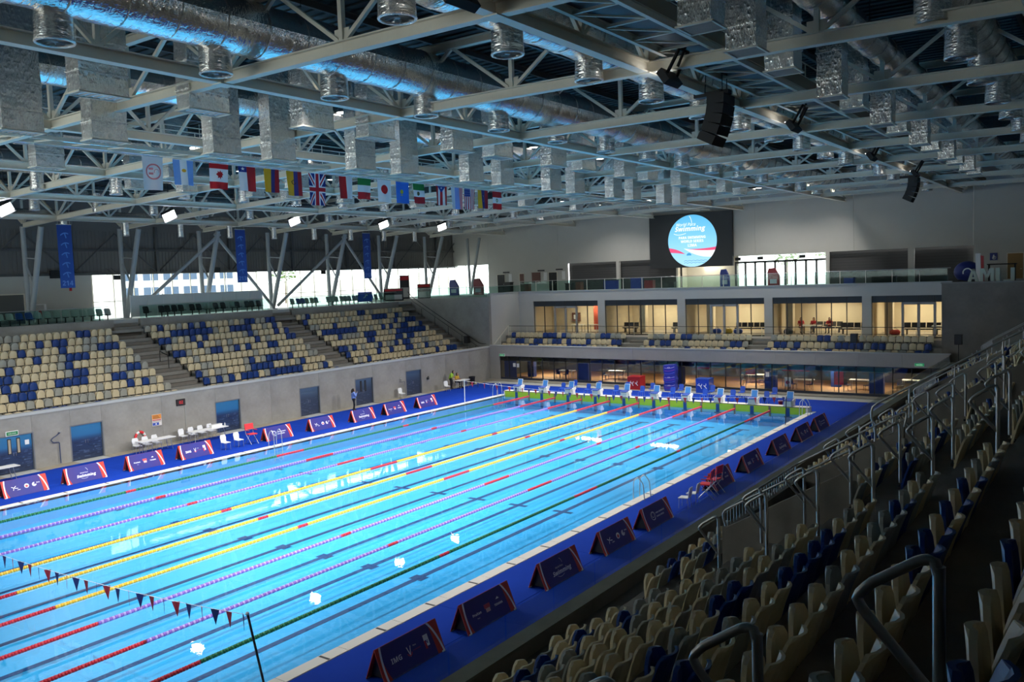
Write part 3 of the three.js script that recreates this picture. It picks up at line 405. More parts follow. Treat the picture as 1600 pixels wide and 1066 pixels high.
{ // far balcony with three rows
  const rows = [[-33.55, -34.35, 2.6], [-34.35, -35.2, 3.04], [-35.2, -36.05, 3.54]];
  const t = terrace('floor_balcony_far', rows.map(([a, b, y]) => [a, b, y]), [[-20.1, 19.3]], concrete, false);
  M('walkway', span(-20.1, 19.3, 2.32, 4.05, -36.06, -38.4), concrete, t);
  M('soffit', span(-20.1, 20, 1.9, 2.3, -33.55, -36), fasciaMat, t);
  const f = S('wall_balcony_front'); for (let i = 0; i < 13; i++) M('panel', span(-20.1 + i * 3.08 + 0.004, -20.1 + (i + 1) * 3.08 - 0.004, 2.32, 3.3, -33.28, -33.55), fasciaMat, f);
  M('coping', span(-20.1, 20, 3.3, 3.36, -33.24, -33.6), concretePale, f);
  const aisles = [[-6.2, -4.6], [5.05, 6.4]]; for (const [a, b] of aisles) rows.forEach(([z0, z1, y]) => M('stair_step', span(a, b, y, y + 0.23, z0 - 0.4, z1), concreteDark, t));
  [[-19.3, -6.25], [-4.55, 5.0], [6.45, 18.7]].forEach(([a, b], bi) => rows.forEach(([z0, z1, y], k) => { const n = Math.floor((b - a) / 0.525); for (let i = 0; i < n; i++) SEATS.push({ x: a + 0.26 + i * 0.525, y, z: z1 + 0.06, ry: -Math.PI / 2, c: pickColour(), d: `${ORD[k]} row of the far balcony, ${['left', 'middle', 'right'][bi]} block`, i }); }));
  const r = T('balcony_rail', 'thin dark guard rail with glass behind the far balcony seats', 'railing', 0, 4.05, -36.2);
  M('rail', [rod(V(-19.8, 0.95, 0), V(19.2, 0.95, 0), 0.025, 6), rod(V(-19.8, 0.42, 0), V(19.2, 0.42, 0), 0.014, 5)], darkGrey, r);
  for (let x = -19.6; x < 19.2; x += 1.94) M('post', rod(V(x, 0, 0), V(x, 0.95, 0), 0.022, 6), steel, r);
  const r2 = T('stair_handrail', 'steel handrail at the left end of the far balcony', 'handrail', -19.7, 3.3, -33.9); M('rail', [rod(V(0, 0.1, 0.4), V(0, 1.75, -2.1), 0.03, 6), rod(V(0, 1.75, -2.1), V(0, 0.7, -2.1), 0.03, 6), rod(V(0, 0.8, -0.7), V(0, -0.2, -0.7), 0.025, 6)], steel, r2);
}
// ------------------------------------------------------------------ near dark stand
const NX = (n) => 22.1 + 0.8 * n, NY = (n) => 2.87 + 0.47 * n, NROW = 11, AISLES = [[29.2, 31.35], [18.0, 20.15], [10.8, 12.95], [-0.4, 1.75], [-7.6, -5.45], [-18.8, -16.65], [-26, -23.85]];
{
  const rows = []; for (let n = 0; n < NROW; n++) rows.push([NX(n) - 0.84, NX(n) - 0.04, NY(n)]);
  rows.unshift([20.35, NX(0) - 0.84, 2.4]);
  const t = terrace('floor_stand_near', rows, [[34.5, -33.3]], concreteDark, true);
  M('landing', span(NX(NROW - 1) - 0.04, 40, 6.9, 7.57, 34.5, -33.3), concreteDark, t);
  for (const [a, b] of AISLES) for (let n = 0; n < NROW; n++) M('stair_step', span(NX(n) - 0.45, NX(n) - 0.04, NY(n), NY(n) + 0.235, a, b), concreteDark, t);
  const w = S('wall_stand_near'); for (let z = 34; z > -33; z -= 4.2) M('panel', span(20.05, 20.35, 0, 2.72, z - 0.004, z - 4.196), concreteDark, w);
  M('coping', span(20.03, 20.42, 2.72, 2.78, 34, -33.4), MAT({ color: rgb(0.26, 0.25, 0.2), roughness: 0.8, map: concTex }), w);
  const g = T('glass_balustrade', 'low clear glass balustrade along the front of the dark stand', 'balustrade', 19.97, 0, 0);
  for (let z = 33.9; z > -33; z -= 1.75) { M('glass_panel', span(-0.006, 0.006, 2.6, 3.26, z - 0.02, z - 1.73), glassClear, g); M('clamp', span(-0.02, 0.06, 2.6, 2.68, z - 0.03, z + 0.03), stainless, g); }
  const inVom = (n, z) => n >= 2 && n <= 4 && [[13, 17.7], [-5.4, -0.5], [-23.8, -18.9]].some(([a, b]) => z > a && z < b);
  const spans = []; let hi = 34; for (const [a, b] of AISLES) { spans.push([hi, b]); hi = a; } spans.push([hi, -33]);
  const nm = ['nearest the camera', 'between first and second stairways', 'beyond the second stairway', 'beyond the third stairway', 'beyond the fourth stairway', 'beyond the fifth stairway', 'beyond the sixth stairway', 'at the far end'];
  spans.forEach(([a, b], bi) => { for (let n = 0; n < NROW; n++) { const cnt = Math.floor((a - b - 0.1) / 0.54), off = ((a - b) - cnt * 0.54) / 2; for (let i = 0; i < cnt; i++) { const z = b + off + 0.27 + i * 0.54; if (inVom(n, z)) { pickColour(); continue; } SEATS.push({ x: NX(n), y: NY(n), z, ry: Math.PI, c: pickColour(), near: 1, d: `${ORD[n]} row, ${nm[bi]}`, i }); } } });
  // vomitory holes and their walls
  const vw = (z0, z1, x0, x1, k) => {
    const v = S('wall_vomitory'); const top = (x) => 3.55 + 0.5875 * (x - 21.3);
    for (const z of [z0, z1]) M('side_wall', poly([[x0, top(x0) - 1.6], [x1, top(x1) - 2.2], [x1, top(x1)], [x0, top(x0)]], 0.16).translate(0, 0, z), concreteDark, v);
    M('front_wall', span(x0 - 0.08, x0 + 0.08, top(x0) - 1.6, top(x0), z0, z1), concreteDark, v);
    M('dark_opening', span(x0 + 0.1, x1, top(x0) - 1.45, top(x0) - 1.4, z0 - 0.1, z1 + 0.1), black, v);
    const r = T('vomitory_rail', `steel guard rail on the ${ordinal(k)} entrance parapet of the dark stand`, 'railing', 0, 0, 0, 0, 'rails on the entrance parapets');
    for (const z of [z0, z1]) { M('rail', tube([V(x0, top(x0) + 0.02, z), V(x0, top(x0) + 0.34, z), V(x1, top(x1) + 0.34, z), V(x1, top(x1) + 0.02, z)], 0.024, 6, 40), railSteel, r); }
    M('rail', tube([V(x0, top(x0) + 0.34, z0), V(x0, top(x0) + 0.34, z1)], 0.024, 6, 6), railSteel, r);
    for (let z = z1 + 0.25; z < z0; z += 0.16) M('baluster', rod(V(x0, top(x0), z), V(x0, top(x0) + 0.34, z), 0.008, 4), railSteel, r);
  };
  vw(17.6, 13.1, 23.6, 25.9, 0); vw(-0.8, -5.2, 23.6, 25.9, 1); vw(-19.1, -23.6, 23.6, 25.9, 2);
  const up = S('wall_parapet', poly([[24.9, 4.6], [28.6, 6.6], [28.6, 7.86], [24.9, 5.68]], 0.16).translate(0, 0, 10.4), concreteDark);
  const ur = T('parapet_rail', 'long steel rail on the sloping parapet beyond the third stairway', 'railing', 0, 0, 10.4); M('rail', [tube([V(24.7, 5.6, 0), V(24.7, 6.3, 0), V(28.6, 8.6, 0)], 0.028, 6, 40)], railSteel, ur); for (const x of [25.5, 26.5, 27.5, 28.5]) M('post', rod(V(x, 5.68 + 0.589 * (x - 24.9), 0), V(x, 6.3 + 0.59 * (x - 24.7), 0), 0.02, 6), railSteel, ur);
  // triangular stair handrails, one per row on both sides of every stairway
  const loop = T('stair_rail', '', 'handrail', 0, 0, 0, 0, 'triangular steel handrails on the near stand stairways');
  M('post', rod(V(0, -0.02, 0), V(0, 0.95, 0), 0.026, 10), railSteel, loop);
  M('rail_loop', tube([V(0, 0.9, 0), V(-0.02, 0.975, 0), V(-0.08, 0.96, 0), V(-0.27, 0.83, 0), V(-0.33, 0.76, 0), V(-0.3, 0.7, 0), V(0, 0.36, 0)], 0.024, 10, 40), railSteel, loop);
  let first = true; const an = ['first', 'second', 'third', 'fourth', 'fifth'];
  AISLES.slice(0, 3).forEach(([a, b], ai) => { for (const [z, s] of [[a, 'far'], [b, 'near']]) for (let n = (ai ? 3 : 6); n < 10; n++) { const x = 24.49 + 0.784 * (n - 3) + (z === a ? -0.06 : 0), y = 5.84 + 0.585 * (x - 24.49) - 0.955, l = `triangular handrail on the ${s} side of the ${an[ai]} stairway, at the ${ORD[n]} row`; if (first) { loop.position.set(x, y, z); loop.userData.label = l; first = false; } else copy(loop, l, x, y, z); } });
  for (const [ai, z] of [[4, -6.5], [5, -17.7], [6, -24.9]]) { const r = T('stair_rail_run', `distant row of steel handrails down the ${['fifth', 'sixth', 'seventh'][ai - 4]} stairway`, 'handrail', 0, 0, z); for (const dz of [-1, 1]) { M('rail', rod(V(22.6, 3.9, dz), V(29.5, 7.95, dz), 0.03, 5), railSteel, r); for (let n = 1; n < 10; n++) M('post', rod(V(NX(n) - 0.4, NY(n), dz), V(NX(n) - 0.4, NY(n) + 1, dz), 0.025, 5), railSteel, r); } }
  const fr = T('front_rail', 'steel guard rail along the front walkway of the dark stand', 'railing', 21.2, 2.4, 0); void fr; fr.removeFromParent();
}
// ------------------------------------------------------------------ seats: the 300 that show largest are things, the rest one object
{
  const fr = new THREE.Frustum().setFromProjectionMatrix(new THREE.Matrix4().multiplyMatrices((camera.updateProjectionMatrix(), camera.projectionMatrix), camera.matrixWorldInverse));
  const vis = SEATS.filter((s) => fr.intersectsSphere(new THREE.Sphere(V(s.x, s.y + 0.5, s.z), 0.35)));
  vis.forEach((s) => { s.dist = camera.position.distanceTo(V(s.x, s.y + 0.5, s.z)); });
  vis.sort((a, b) => a.dist - b.dist);
  const OPEN = new Set([23, 61, 97, 140, 188]);
  const proto = {};
  vis.slice(0, 296).forEach((s, i) => {
    const open = OPEN.has(i), key = s.c + (open ? 'o' : ''), label = `${open ? 'open ' : ''}${COLORS[s.c]} flip seat, ${ordinal(s.i)} from far end of ${s.d}`;
    let p = proto[key];
    if (!p) { p = proto[key] = T('stadium_chair', label, 'seat', s.x, s.y, s.z, s.ry, 'flip seats of the dark near stand'); M('backrest', seatBack, SMAT[s.c], p); M('seat_pan', open ? seatPanOpen : seatPan, SMAT[s.c], p); M('bracket', seatLeg, black, p); }
    else p = copy(p, label, s.x, s.y, s.z, s.ry);
  });
  const rest = SEATS.filter((s) => !(s.dist && vis.indexOf(s) < 296));
  const tint = (g, v) => { const n = g.attributes.position.count, c = new Float32Array(n * 3).fill(v); g.setAttribute('color', new THREE.BufferAttribute(c, 3)); return g; };
  const geo = merge([tint(flat(seatBack.clone()), 1), tint(flat(seatPan.clone()), 1), tint(flat(seatLeg.clone()), 0.03)]);
  const im = new THREE.InstancedMesh(geo, MAT({ color: 0xffffff, vertexColors: true, roughness: 0.42 }), rest.length);
  const m4 = new THREE.Matrix4(), q = new THREE.Quaternion(), one1 = V(1, 1, 1);
  rest.forEach((s, i) => { q.setFromAxisAngle(UP, s.ry); im.setMatrixAt(i, m4.compose(V(s.x, s.y, s.z), q, one1)); im.setColorAt(i, SMAT[s.c].color); });
  im.name = 'stadium_chairs'; im.castShadow = im.receiveShadow = true; scene.add(im); tag(im, 'cream, grey and blue flip seats filling the left stand and far balcony', 'seats'); im.userData.kind = 'stuff';
}
// ------------------------------------------------------------------ far side: ground floor glass wall and the hall behind it
{
  const w = S('window_1'), mull = []; const xs = [-18.95]; for (let x = -17.97; x < 20; x += 1.265) xs.push(x);
  xs.forEach((x, i) => { M('mullion', span(x - 0.035, x + 0.035, 0.12, 2.32, -33.42, -33.5), darkGrey, w); if (i < xs.length - 1) M('pane', span(x + 0.035, xs[i + 1] - 0.035, 0.28, 2.3, -33.455, -33.465), glassClear, w); });
  M('window_frame', [span(-18.98, 19.8, 0.1, 0.28, -33.4, -33.52), span(-18.98, 19.8, 2.26, 2.32, -33.4, -33.52)], MAT({ color: rgb(0.03, 0.035, 0.06), roughness: 0.5 }), w);
  S('trim_plinth', span(-20.1, 20.05, -0.01, 0.1, -32.5, -33.6), MAT({ color: rgb(0.5, 0.46, 0.38), roughness: 0.8, map: concTex }));
  S('wall_far_left', span(-20.1, -18.98, 0, 2.32, -33.3, -33.6), fasciaMat);
  const dl = S('door_7', span(-18.6, -17.2, 0.28, 2.2, -33.6, -33.55), MAT({ color: rgb(0.01, 0.02, 0.12), roughness: 0.5 })); M('notice', span(-17.5, -17.2, 1.3, 1.65, -33.44, -33.42), white, dl);
  // hall
  const tan = MAT({ color: rgb(0.42, 0.25, 0.12), roughness: 0.6 }), hallWall = MAT({ color: rgb(0.10, 0.11, 0.12), roughness: 0.8 }), hallBlue = MAT({ color: rgb(0.012, 0.035, 0.19), roughness: 0.6 });
  S('floor_hall', span(-20.1, 20.05, -0.3, 0.05, -33.6, -42), tan); S('wall_hall', span(-20.1, 20.05, 0, 2.4, -42, -42.3), hallWall); S('ceiling_hall', span(-20.1, 20.05, 2.34, 2.5, -36, -42), MAT({ color: rgb(0.3, 0.3, 0.3), roughness: 0.9 }));
  S('wall_hall_left', span(-20.35, -20.1, 0, 2.4, -33.6, -42), hallWall); S('wall_hall_right', span(20.05, 20.3, 0, 2.4, -33.4, -42), hallWall);
  for (const [x0, x1, z] of [[-11.4, -10.2, -35], [-2.1, -1.1, -35.5], [6.2, 7.1, -35], [14.2, 15.2, -35], [-17.6, -16.9, -36], [10.6, 11.3, -38]]) { const c = one('hall_pillar', span(x0, x1, 0.05, 2.34, z, z - 0.5), hallBlue, `dark blue pillar behind the glass, ${x0 < -12 ? 'leftmost of all' : x0 < -5 ? 'left of the red display cube' : x0 < 0 ? 'behind the totem sign' : x0 < 8 ? 'right of the blue display cube' : x0 < 12 ? 'deep in the hall at right' : 'at the right end of the hall'}`, 'pillar', 'blue pillars in the hall'); c.userData.kind = 'structure'; delete c.userData.category; }
  const strip = (i, x) => { const t = T('strip_light', `bright ceiling strip light in the hall behind the glass, ${ordinal(i)} from the left`, 'light', x, 2.28, -37.5); M('housing', bx(1.6, 0.06, 0.22), white, t); M('diffuser', bx(1.5, 0.02, 0.18, 0, -0.04, 0), glow(1, 0.86, 0.66, 3), t); const l = new THREE.RectAreaLight(rgb(1, 0.8, 0.55), 170, 1.5, 0.18); l.position.set(0, -0.07, 0); l.rotation.x = -Math.PI / 2; t.add(l); };
  [-16, -9.2, -2.4, 4.4, 11.2, 17].forEach((x, i) => strip(i, x));
  const t0 = (label, x, z) => { const t = T('hall_table', label, 'table', x, 0.05, z, 0, 'tables in the hall behind the glass'); M('tabletop', bx(1.5, 0.05, 0.7, 0, 0.74, 0), white, t); for (const [a, b] of [[-0.65, -0.28], [0.65, -0.28], [-0.65, 0.28], [0.65, 0.28]]) M('leg', rod(V(a, 0, b), V(a, 0.72, b), 0.02, 5), stainless, t); };
  [[-13.2, 'white table with dark chairs left in the hall'], [-8.5, 'white table in the hall left of the red cube'], [4.4, 'white table in the hall above the blue cube'], [9, 'white table in the hall right of the blue pillar'], [13, 'white table near the right end of the hall'], [16.6, 'last white table at the right end of the hall']].forEach(([x, l], i) => t0(l, x, -36.2 - (i % 3) * 1.1));
  const ch = makeChair('hall_chair', '', darkGrey, darkGrey, 'dark chairs in the hall behind the glass'); let k = 0;
  for (const [x, z, a] of [[-14, -35.8, 0.4], [-13, -35.6, 0], [-12.3, -37.2, 2.9], [-9.2, -36.4, 1.2], [-7.7, -36.6, -1.2], [3.7, -37, 1], [5.2, -37.2, -1], [8.3, -35.6, 1], [9.6, -35.6, -1], [12.3, -36.4, 1.1], [13.7, -36.5, -1], [16, -37, 0.4]]) { const l = `dark chair behind the glass, ${ordinal(k)} from the left in the hall`; if (!k) { ch.position.set(x, 0.05, z); ch.rotation.y = a; ch.userData.label = l; } else copy(ch, l, x, 0.05, z, a); k++; }
  const sign = (label, x, y, z, w, h, m) => { const t = T('hall_banner', label, 'banner', x, y, z, 0, 'red banners in the hall'); M('sheet', bx(w, h, 0.05), m, t); M('post', [rod(V(-w / 2, -y + 0.05, 0), V(-w / 2, h / 2, 0), 0.02, 5), rod(V(w / 2, -y + 0.05, 0), V(w / 2, h / 2, 0), 0.02, 5)], darkGrey, t); };
  sign('red banner in the hall behind the totem sign', 0.4, 1.75, -36.5, 1.0, 0.8, red); sign('red banner in the hall left of the blue pillar', 4.9, 1.6, -35.4, 0.8, 0.9, red); sign('wide red banner in the hall right of the blue pillar', 8.1, 1.75, -37, 2.2, 0.8, red); sign('red folded banner near the right end of the hall', 11.9, 1.15, -35.4, 0.7, 1.1, redBright);
  const bd = T('first_aid_board', 'white board with a red disc standing in the hall', 'board', 8.3, 0.05, -34.3); M('panel', bx(0.5, 0.75, 0.04, 0, 0.75, 0), white, bd); M('disc', new THREE.CylinderGeometry(0.15, 0.15, 0.02, 16).rotateX(Math.PI / 2).translate(0, 0.72, 0.03), red, bd); M('leg', [rod(V(-0.2, 0, 0.1), V(-0.2, 0.5, 0), 0.02, 5), rod(V(0.2, 0, 0.1), V(0.2, 0.5, 0), 0.02, 5)], darkGrey, bd);
  for (const [x, l] of [[-16.9, 'paper notice on the glass at the far left door'], [-1.55, 'paper notice on the glass left of the totem'], [7.0, 'paper notice on the blue pillar behind the glass']]) one('paper_notice', bx(0.28, 0.36, 0.01, x, 1.45, -33.38), white, l, 'notice', 'paper notices on the glass');
}
// ------------------------------------------------------------------ far side: upper rooms
const bays = [[-18.35, -11.0], [-10.25, -2.85], [-2.1, 5.05], [5.75, 12.9], [13.6, 19.25]];
{
  const ZF = -38.5, w = S('wall_far', [span(-20.1, 19.3, 7.3, 8.25, ZF, ZF - 0.4)], plaster);
  [[-20.1, bays[0][0]], ...bays.slice(0, -1).map((b, i) => [b[1], bays[i + 1][0]])].forEach(([a, b]) => M('pier', span(a, b, 4.0, 7.3, ZF, ZF - 0.4), plaster, w));
  M('coping', span(-20.2, 19.3, 8.25, 8.32, ZF + 0.05, ZF - 0.45), concretePale, w);
  S('wall_far_return', span(-20.1, -20.35, 2.3, 8.25, -33.76, ZF - 0.4), plaster); M('coping', span(-20.02, -20.42, 8.25, 8.32, -33.76, ZF), concretePale, scene.children.at(-1));
  const cream = MAT({ color: rgb(0.66, 0.57, 0.42), roughness: 0.9 }), roomFloor = MAT({ color: rgb(0.28, 0.25, 0.21), roughness: 0.35 });
  S('floor_rooms', span(-20.1, 19.3, 3.7, 4.08, ZF - 0.1, -45), roomFloor); S('ceiling_rooms', span(-20.1, 19.3, 7.1, 7.4, ZF - 0.4, -45), cream); S('wall_rooms_back', span(-20.1, 19.3, 4.05, 7.1, -44.6, -45), cream);
  [-20.2, -10.6, -2.45, 5.4, 13.25, 19.25].forEach((x) => S('wall_room_partition', span(x - 0.1, x + 0.1, 4.05, 7.1, ZF - 0.4, -44.6), cream));
  const pier = [-7.7, -0.9, 6.3, 14.3]; pier.forEach((x) => S('pillar_room', span(x - 0.3, x + 0.3, 4.05, 7.1, -41.2, -41.8), cream));
  bays.forEach(([a, b], i) => {
    const g = S(`window_${i + 2}`), n = i === 4 ? 5 : 6, d = (b - a) / n;
    M('blind_box', span(a, b, 6.78, 7.3, ZF - 0.12, ZF - 0.34), MAT({ color: rgb(0.035, 0.045, 0.055), roughness: 0.6 }), g);
    for (let j = 0; j <= n; j++) M('mullion', span(a + j * d - 0.03, a + j * d + 0.03, 4.05, 7.3, ZF - 0.1, ZF - 0.2), darkGrey, g);
    for (let j = 0; j < n; j++) M('pane', span(a + j * d + 0.03, a + (j + 1) * d - 0.03, 4.12, 6.78, ZF - 0.15, ZF - 0.16), glassClear, g);
    M('window_frame', [span(a, b, 4.05, 4.13, ZF - 0.1, ZF - 0.2)], darkGrey, g);
    if (i === 0 || i === 2 || i === 4) M('door_frame', [[0, -0.02], [1, 0], [2, 0.02]].map(([q]) => span(a + (2 + q) * d - 0.09, a + (2 + q) * d + 0.09, 4.1, 6.75, ZF - 0.08, ZF - 0.24)).concat([span(a + 2 * d, a + 4 * d, 6.6, 6.78, ZF - 0.08, ZF - 0.24)]), MAT({ color: rgb(0.32, 0.33, 0.34), roughness: 0.5 }), g);
    const t = T('ceiling_panel_light', `square ceiling light in the ${ordinal(i)} upper room from the left`, 'light', (a + b) / 2, 7.06, -42.6, 0, 'ceiling lights of the upper rooms'); M('frame', bx(3.2, 0.05, 0.7), white, t); M('diffuser', bx(3.1, 0.02, 0.6, 0, -0.03, 0), glow(1, 0.88, 0.68, 2.2), t);
    const l = new THREE.RectAreaLight(rgb(1, 0.82, 0.56), 30, 3.1, 0.6); l.position.set(0, -0.06, 0); l.rotation.x = -Math.PI / 2; t.add(l);
  });
  // linked waiting chairs in rows
  const bench = (label, x, z, n) => { const t = T('waiting_bench', label, 'bench', x, 4.08, z, 0, 'rows of linked dark chairs in the upper rooms'); for (let i = 0; i < n; i++) { M('seat', bx(0.48, 0.05, 0.45, i * 0.55, 0.44, 0), darkGrey, t); M('backrest', bx(0.48, 0.42, 0.05, i * 0.55, 0.72, -0.24, 0, 0, -0.15), darkGrey, t); } M('beam', bx(n * 0.55, 0.05, 0.05, (n - 1) * 0.275, 0.38, 0), black, t); M('leg', [0, n - 1].map((i) => bx(0.05, 0.38, 0.4, i * 0.55, 0.19, 0)), black, t); };
  bench('row of linked dark chairs at the left of the second upper room', -9.7, -41.5, 3); bench('long row of linked dark chairs at the right of the second upper room', -4.6, -41.6, 4); bench('row of linked dark chairs at the right of the third upper room', 1.6, -41.5, 6); bench('row of linked dark chairs behind the seated people', 7.8, -42.9, 5); bench('row of linked dark chairs at the right of the fourth upper room', 10.7, -41.4, 4); bench('row of linked dark chairs in the middle of the fifth upper room', 15.6, -41.6, 5);
  const tb = (label, x, z, l) => { const t = T('buffet_table', label, 'table', x, 4.08, z, 0, 'tables in the upper rooms'); M('tabletop', bx(l, 0.05, 0.7, 0, 0.72, 0), whiteGloss, t); for (const [a, b] of [[-1, -1], [1, -1], [-1, 1], [1, 1]]) M('leg', rod(V(a * (l / 2 - 0.1), 0, b * 0.3), V(a * (l / 2 - 0.1), 0.7, b * 0.3), 0.025, 5), black, t); };
  tb('long white table in the first upper room', -12.6, -41.4, 2.4); tb('white table beside the door of the first upper room', -14.8, -41.2, 1.3); tb('white table in front of three seated people in red', 8.2, -41.2, 1.6); tb('small glass table at the right end of the fifth upper room', 18.3, -41, 1.5);
  const ca = T('wall_cabinet', 'brown display cabinet on the wall of the first upper room', 'cabinet', -17.0, 5.4, -44.5); M('body', bx(0.95, 0.9, 0.2), brown, ca); M('door', bx(0.5, 0.45, 0.03, 0, 0, 0.11), white, ca);
  const cu = T('red_curtain', 'tall red ribbed curtain in the first upper room', 'curtain', -13.6, 4.08, -43.2); for (let i = 0; i < 9; i++) M('fold', new THREE.CylinderGeometry(0.07, 0.07, 2.6, 8).translate(i * 0.12 - 0.5, 1.4, 0), MAT({ color: rgb(0.4, 0.06, 0.03), roughness: 0.8 }), cu);
  for (const [x, l, m] of [[0.0, 'blue bag on the floor by the glass door of the third upper room', blueChair], [1.05, 'yellow cloth on the floor by the glass door of the third upper room', MAT({ color: rgb(0.6, 0.4, 0.03), roughness: 0.8 })], [1.95, 'second blue bag by the glass door of the third upper room', blueChair], [6.4, 'dark backpack on the floor of the fourth upper room', darkGrey], [14.9, 'red and white bag by the chairs of the fifth upper room', red]]) { const t = T('sports_bag', l, 'bag', x, 4.08, -40.6, 0.3, 'bags left in the upper rooms'); M('body', new THREE.CapsuleGeometry(0.2, 0.4, 4, 10).rotateZ(Math.PI / 2).scale(1, 1.1, 0.9).translate(0, 0.22, 0), m, t); M('strap', new THREE.TorusGeometry(0.17, 0.015, 5, 12, Math.PI).translate(0, 0.4, 0), black, t); }
}
// ------------------------------------------------------------------ far concourse and back wall
{
  const ZB = -48; S('floor_concourse_far', span(-36, 34, 7.6, 8.0, -38.9, -52), concretePale); S('floor_concourse_left', span(-30.05, -36.2, 7.3, 7.7, 34, -38.9), concretePale); S('floor_concourse_corner', span(-20.35, -36.2, 7.6, 7.85, -33.75, -48), concretePale);
  const w = S('wall_back'); const top = 18.6;
  // wall panels above the openings and between them
  [[-30.9, -21.2], [-21.2, -10], [-10, 1], [1, 10], [10, 19.5]].forEach(([a, b]) => M('panel', span(a + 0.01, b - 0.01, 11.05, top, ZB, ZB - 0.3), plaster, w));
  M('panel', span(-30.9, -20.12, 8, 11.05, ZB, ZB - 0.3), plaster, w); M('panel', span(19.52, 40, 8, top, ZB, ZB - 0.3), plaster, w); M('panel', span(-36.2, -30.9, 11.35, top, ZB, ZB - 0.3), plaster, w);
  M('pillar', span(-13.95, -13.6, 8, 11.05, ZB + 0.15, ZB - 0.2), plaster, w); M('pillar', span(14.5, 15, 8, 11.05, ZB + 0.15, ZB - 0.2), plaster, w); M('pillar', span(7.55, 7.85, 8, 11.05, ZB + 0.1, ZB - 0.2), plaster, w);
  S('wall_back_recess', [span(-20.2, -6.9, 7.9, 11.1, ZB - 0.6, ZB - 0.8), span(7.6, 19.6, 7.9, 11.1, ZB - 0.72, ZB - 0.9)], black);
  for (const [a, b, i] of [[-20.1, -13.9, 1], [-13.65, -7.0, 2], [7.85, 14.5, 3], [15, 19.5, 4]]) { const s = S(`trim_shutter_${i}`); M('backing', span(a, b, 8, 11.05, ZB - 0.56, ZB - 0.7), black, s); for (let y = 8.02; y < 11; y += 0.25) M('slat', span(a, b, y, y + 0.235, ZB - 0.5, ZB - 0.54), shutterMat, s); }
  S('wall_lobby', [span(-7.0, -4.6, 8, 11.05, ZB - 2.2, ZB - 2.4), span(-4.7, -1.2, 8, 11.05, ZB - 1.3, ZB - 1.5), span(-7.2, -7.0, 8, 11.05, ZB, ZB - 2.4)], MAT({ color: rgb(0.7, 0.66, 0.55), roughness: 0.8 }));
  S('ceiling_lobby', span(-7.2, 7.9, 11.05, 11.3, ZB - 0.3, ZB - 4), plaster);
  { const t = T('lobby_light', 'square ceiling light in the pale lobby beside the glazed exit', 'light', -4.2, 10.98, ZB - 0.8); M('frame', bx(2.4, 0.06, 0.5), white, t); M('diffuser', bx(2.3, 0.02, 0.42, 0, -0.035, 0), glow(1, 0.93, 0.8, 3), t); const l = new THREE.RectAreaLight(rgb(1, 0.92, 0.78), 40, 2.3, 0.42); l.position.set(0, -0.06, 0); l.rotation.x = -Math.PI / 2; t.add(l); }
  // glazed exit doors
  const g = S('window_7'); const n = 9, d = 8.7 / n; for (let i = 0; i <= n; i++) M('mullion', span(-1.2 + i * d - 0.1, -1.2 + i * d + 0.1, 8, 10.5, ZB - 0.6, ZB - 0.7), steelDark, g); M('window_frame', [span(-1.2, 7.55, 10.3, 10.5, ZB - 0.6, ZB - 0.72), span(-1.2, 7.55, 8, 8.12, ZB - 0.6, ZB - 0.72)], steelDark, g);
  for (let i = 0; i < n; i++) { M('pane', span(-1.14 + i * d, -1.26 + (i + 1) * d, 8.12, 10.35, ZB - 0.64, ZB - 0.65), glassClear, g); M('pane', span(-1.14 + i * d, -1.26 + (i + 1) * d, 10.5, 11.05, ZB - 0.64, ZB - 0.65), glassClear, g); }
  for (const [i, x] of [[0, -0.9], [1, 1.3], [2, 5.3]]) { const t = T('exit_box', `small dark box sign hung above the glazed exit, ${ordinal(i)} from left`, 'sign', x, 10.75, ZB - 0.45); M('case', bx(0.55, 0.3, 0.1), darkGrey, t); M('hanger', rod(V(0, 0.15, 0), V(0, 0.42, 0), 0.01, 4), darkGrey, t); }
  // doors
  const door = (nme, a, b, y1, m) => { const s = S(nme, span(a, b, 8.0, y1, ZB + 0.03, ZB - 0.02), m); M('door_frame', [span(a - 0.07, a, 8, y1 + 0.07, ZB + 0.05, ZB), span(b, b + 0.07, 8, y1 + 0.07, ZB + 0.05, ZB), span(a - 0.07, b + 0.07, y1, y1 + 0.07, ZB + 0.05, ZB)], steel, s); M('door_handle', bx(0.12, 0.03, 0.05, b - 0.15, 9.0, ZB + 0.06), stainless, s); };
  door('door_8', -29.6, -28.55, 10.1, black); door('door_9', -26.45, -25.85, 10.12, brown); door('door_10', -22.5, -21.45, 10.15, black); door('door_11', 22, 23.1, 10.25, oak);
  const bp = one('notice_board', merge([bx(1.15, 1.1, 0.05, -24.2, 9.65, ZB + 0.03), bx(1.21, 0.04, 0.08, -24.2, 10.2, ZB + 0.045)]), brown, 'brown notice board on the back wall between two doors', 'board');
  for (const [x, y, sgn] of [[-28.2, 10.35, 'left black'], [-23.4, 10.4, 'middle'], [-21.0, 10.45, 'right black']]) { const t = T('door_sign', `small hanging direction sign beside the ${sgn} doorway`, 'sign', x, y, ZB + 0.2, 0, 'direction signs on the back wall'); M('plate', bx(0.9, 0.16, 0.04), darkGrey, t); M('panel', bx(0.42, 0.9, 0.02, 0.45, -0.65, -0.15), white, t); M('bracket', bx(0.04, 0.04, 0.2, 0, 0, -0.1), darkGrey, t); }
  const acc = T('access_sign', 'small blue square sign by the oak door', 'sign', 21.0, 10.05, ZB + 0.03); M('plate', bx(0.55, 0.6, 0.03), MAT({ color: rgb(0.02, 0.03, 0.2), roughness: 0.5 }), acc); M('symbol', [bx(0.1, 0.3, 0.02, 0, 0, 0.02), new THREE.TorusGeometry(0.12, 0.025, 5, 12).translate(0.03, -0.1, 0.02)], white, acc);
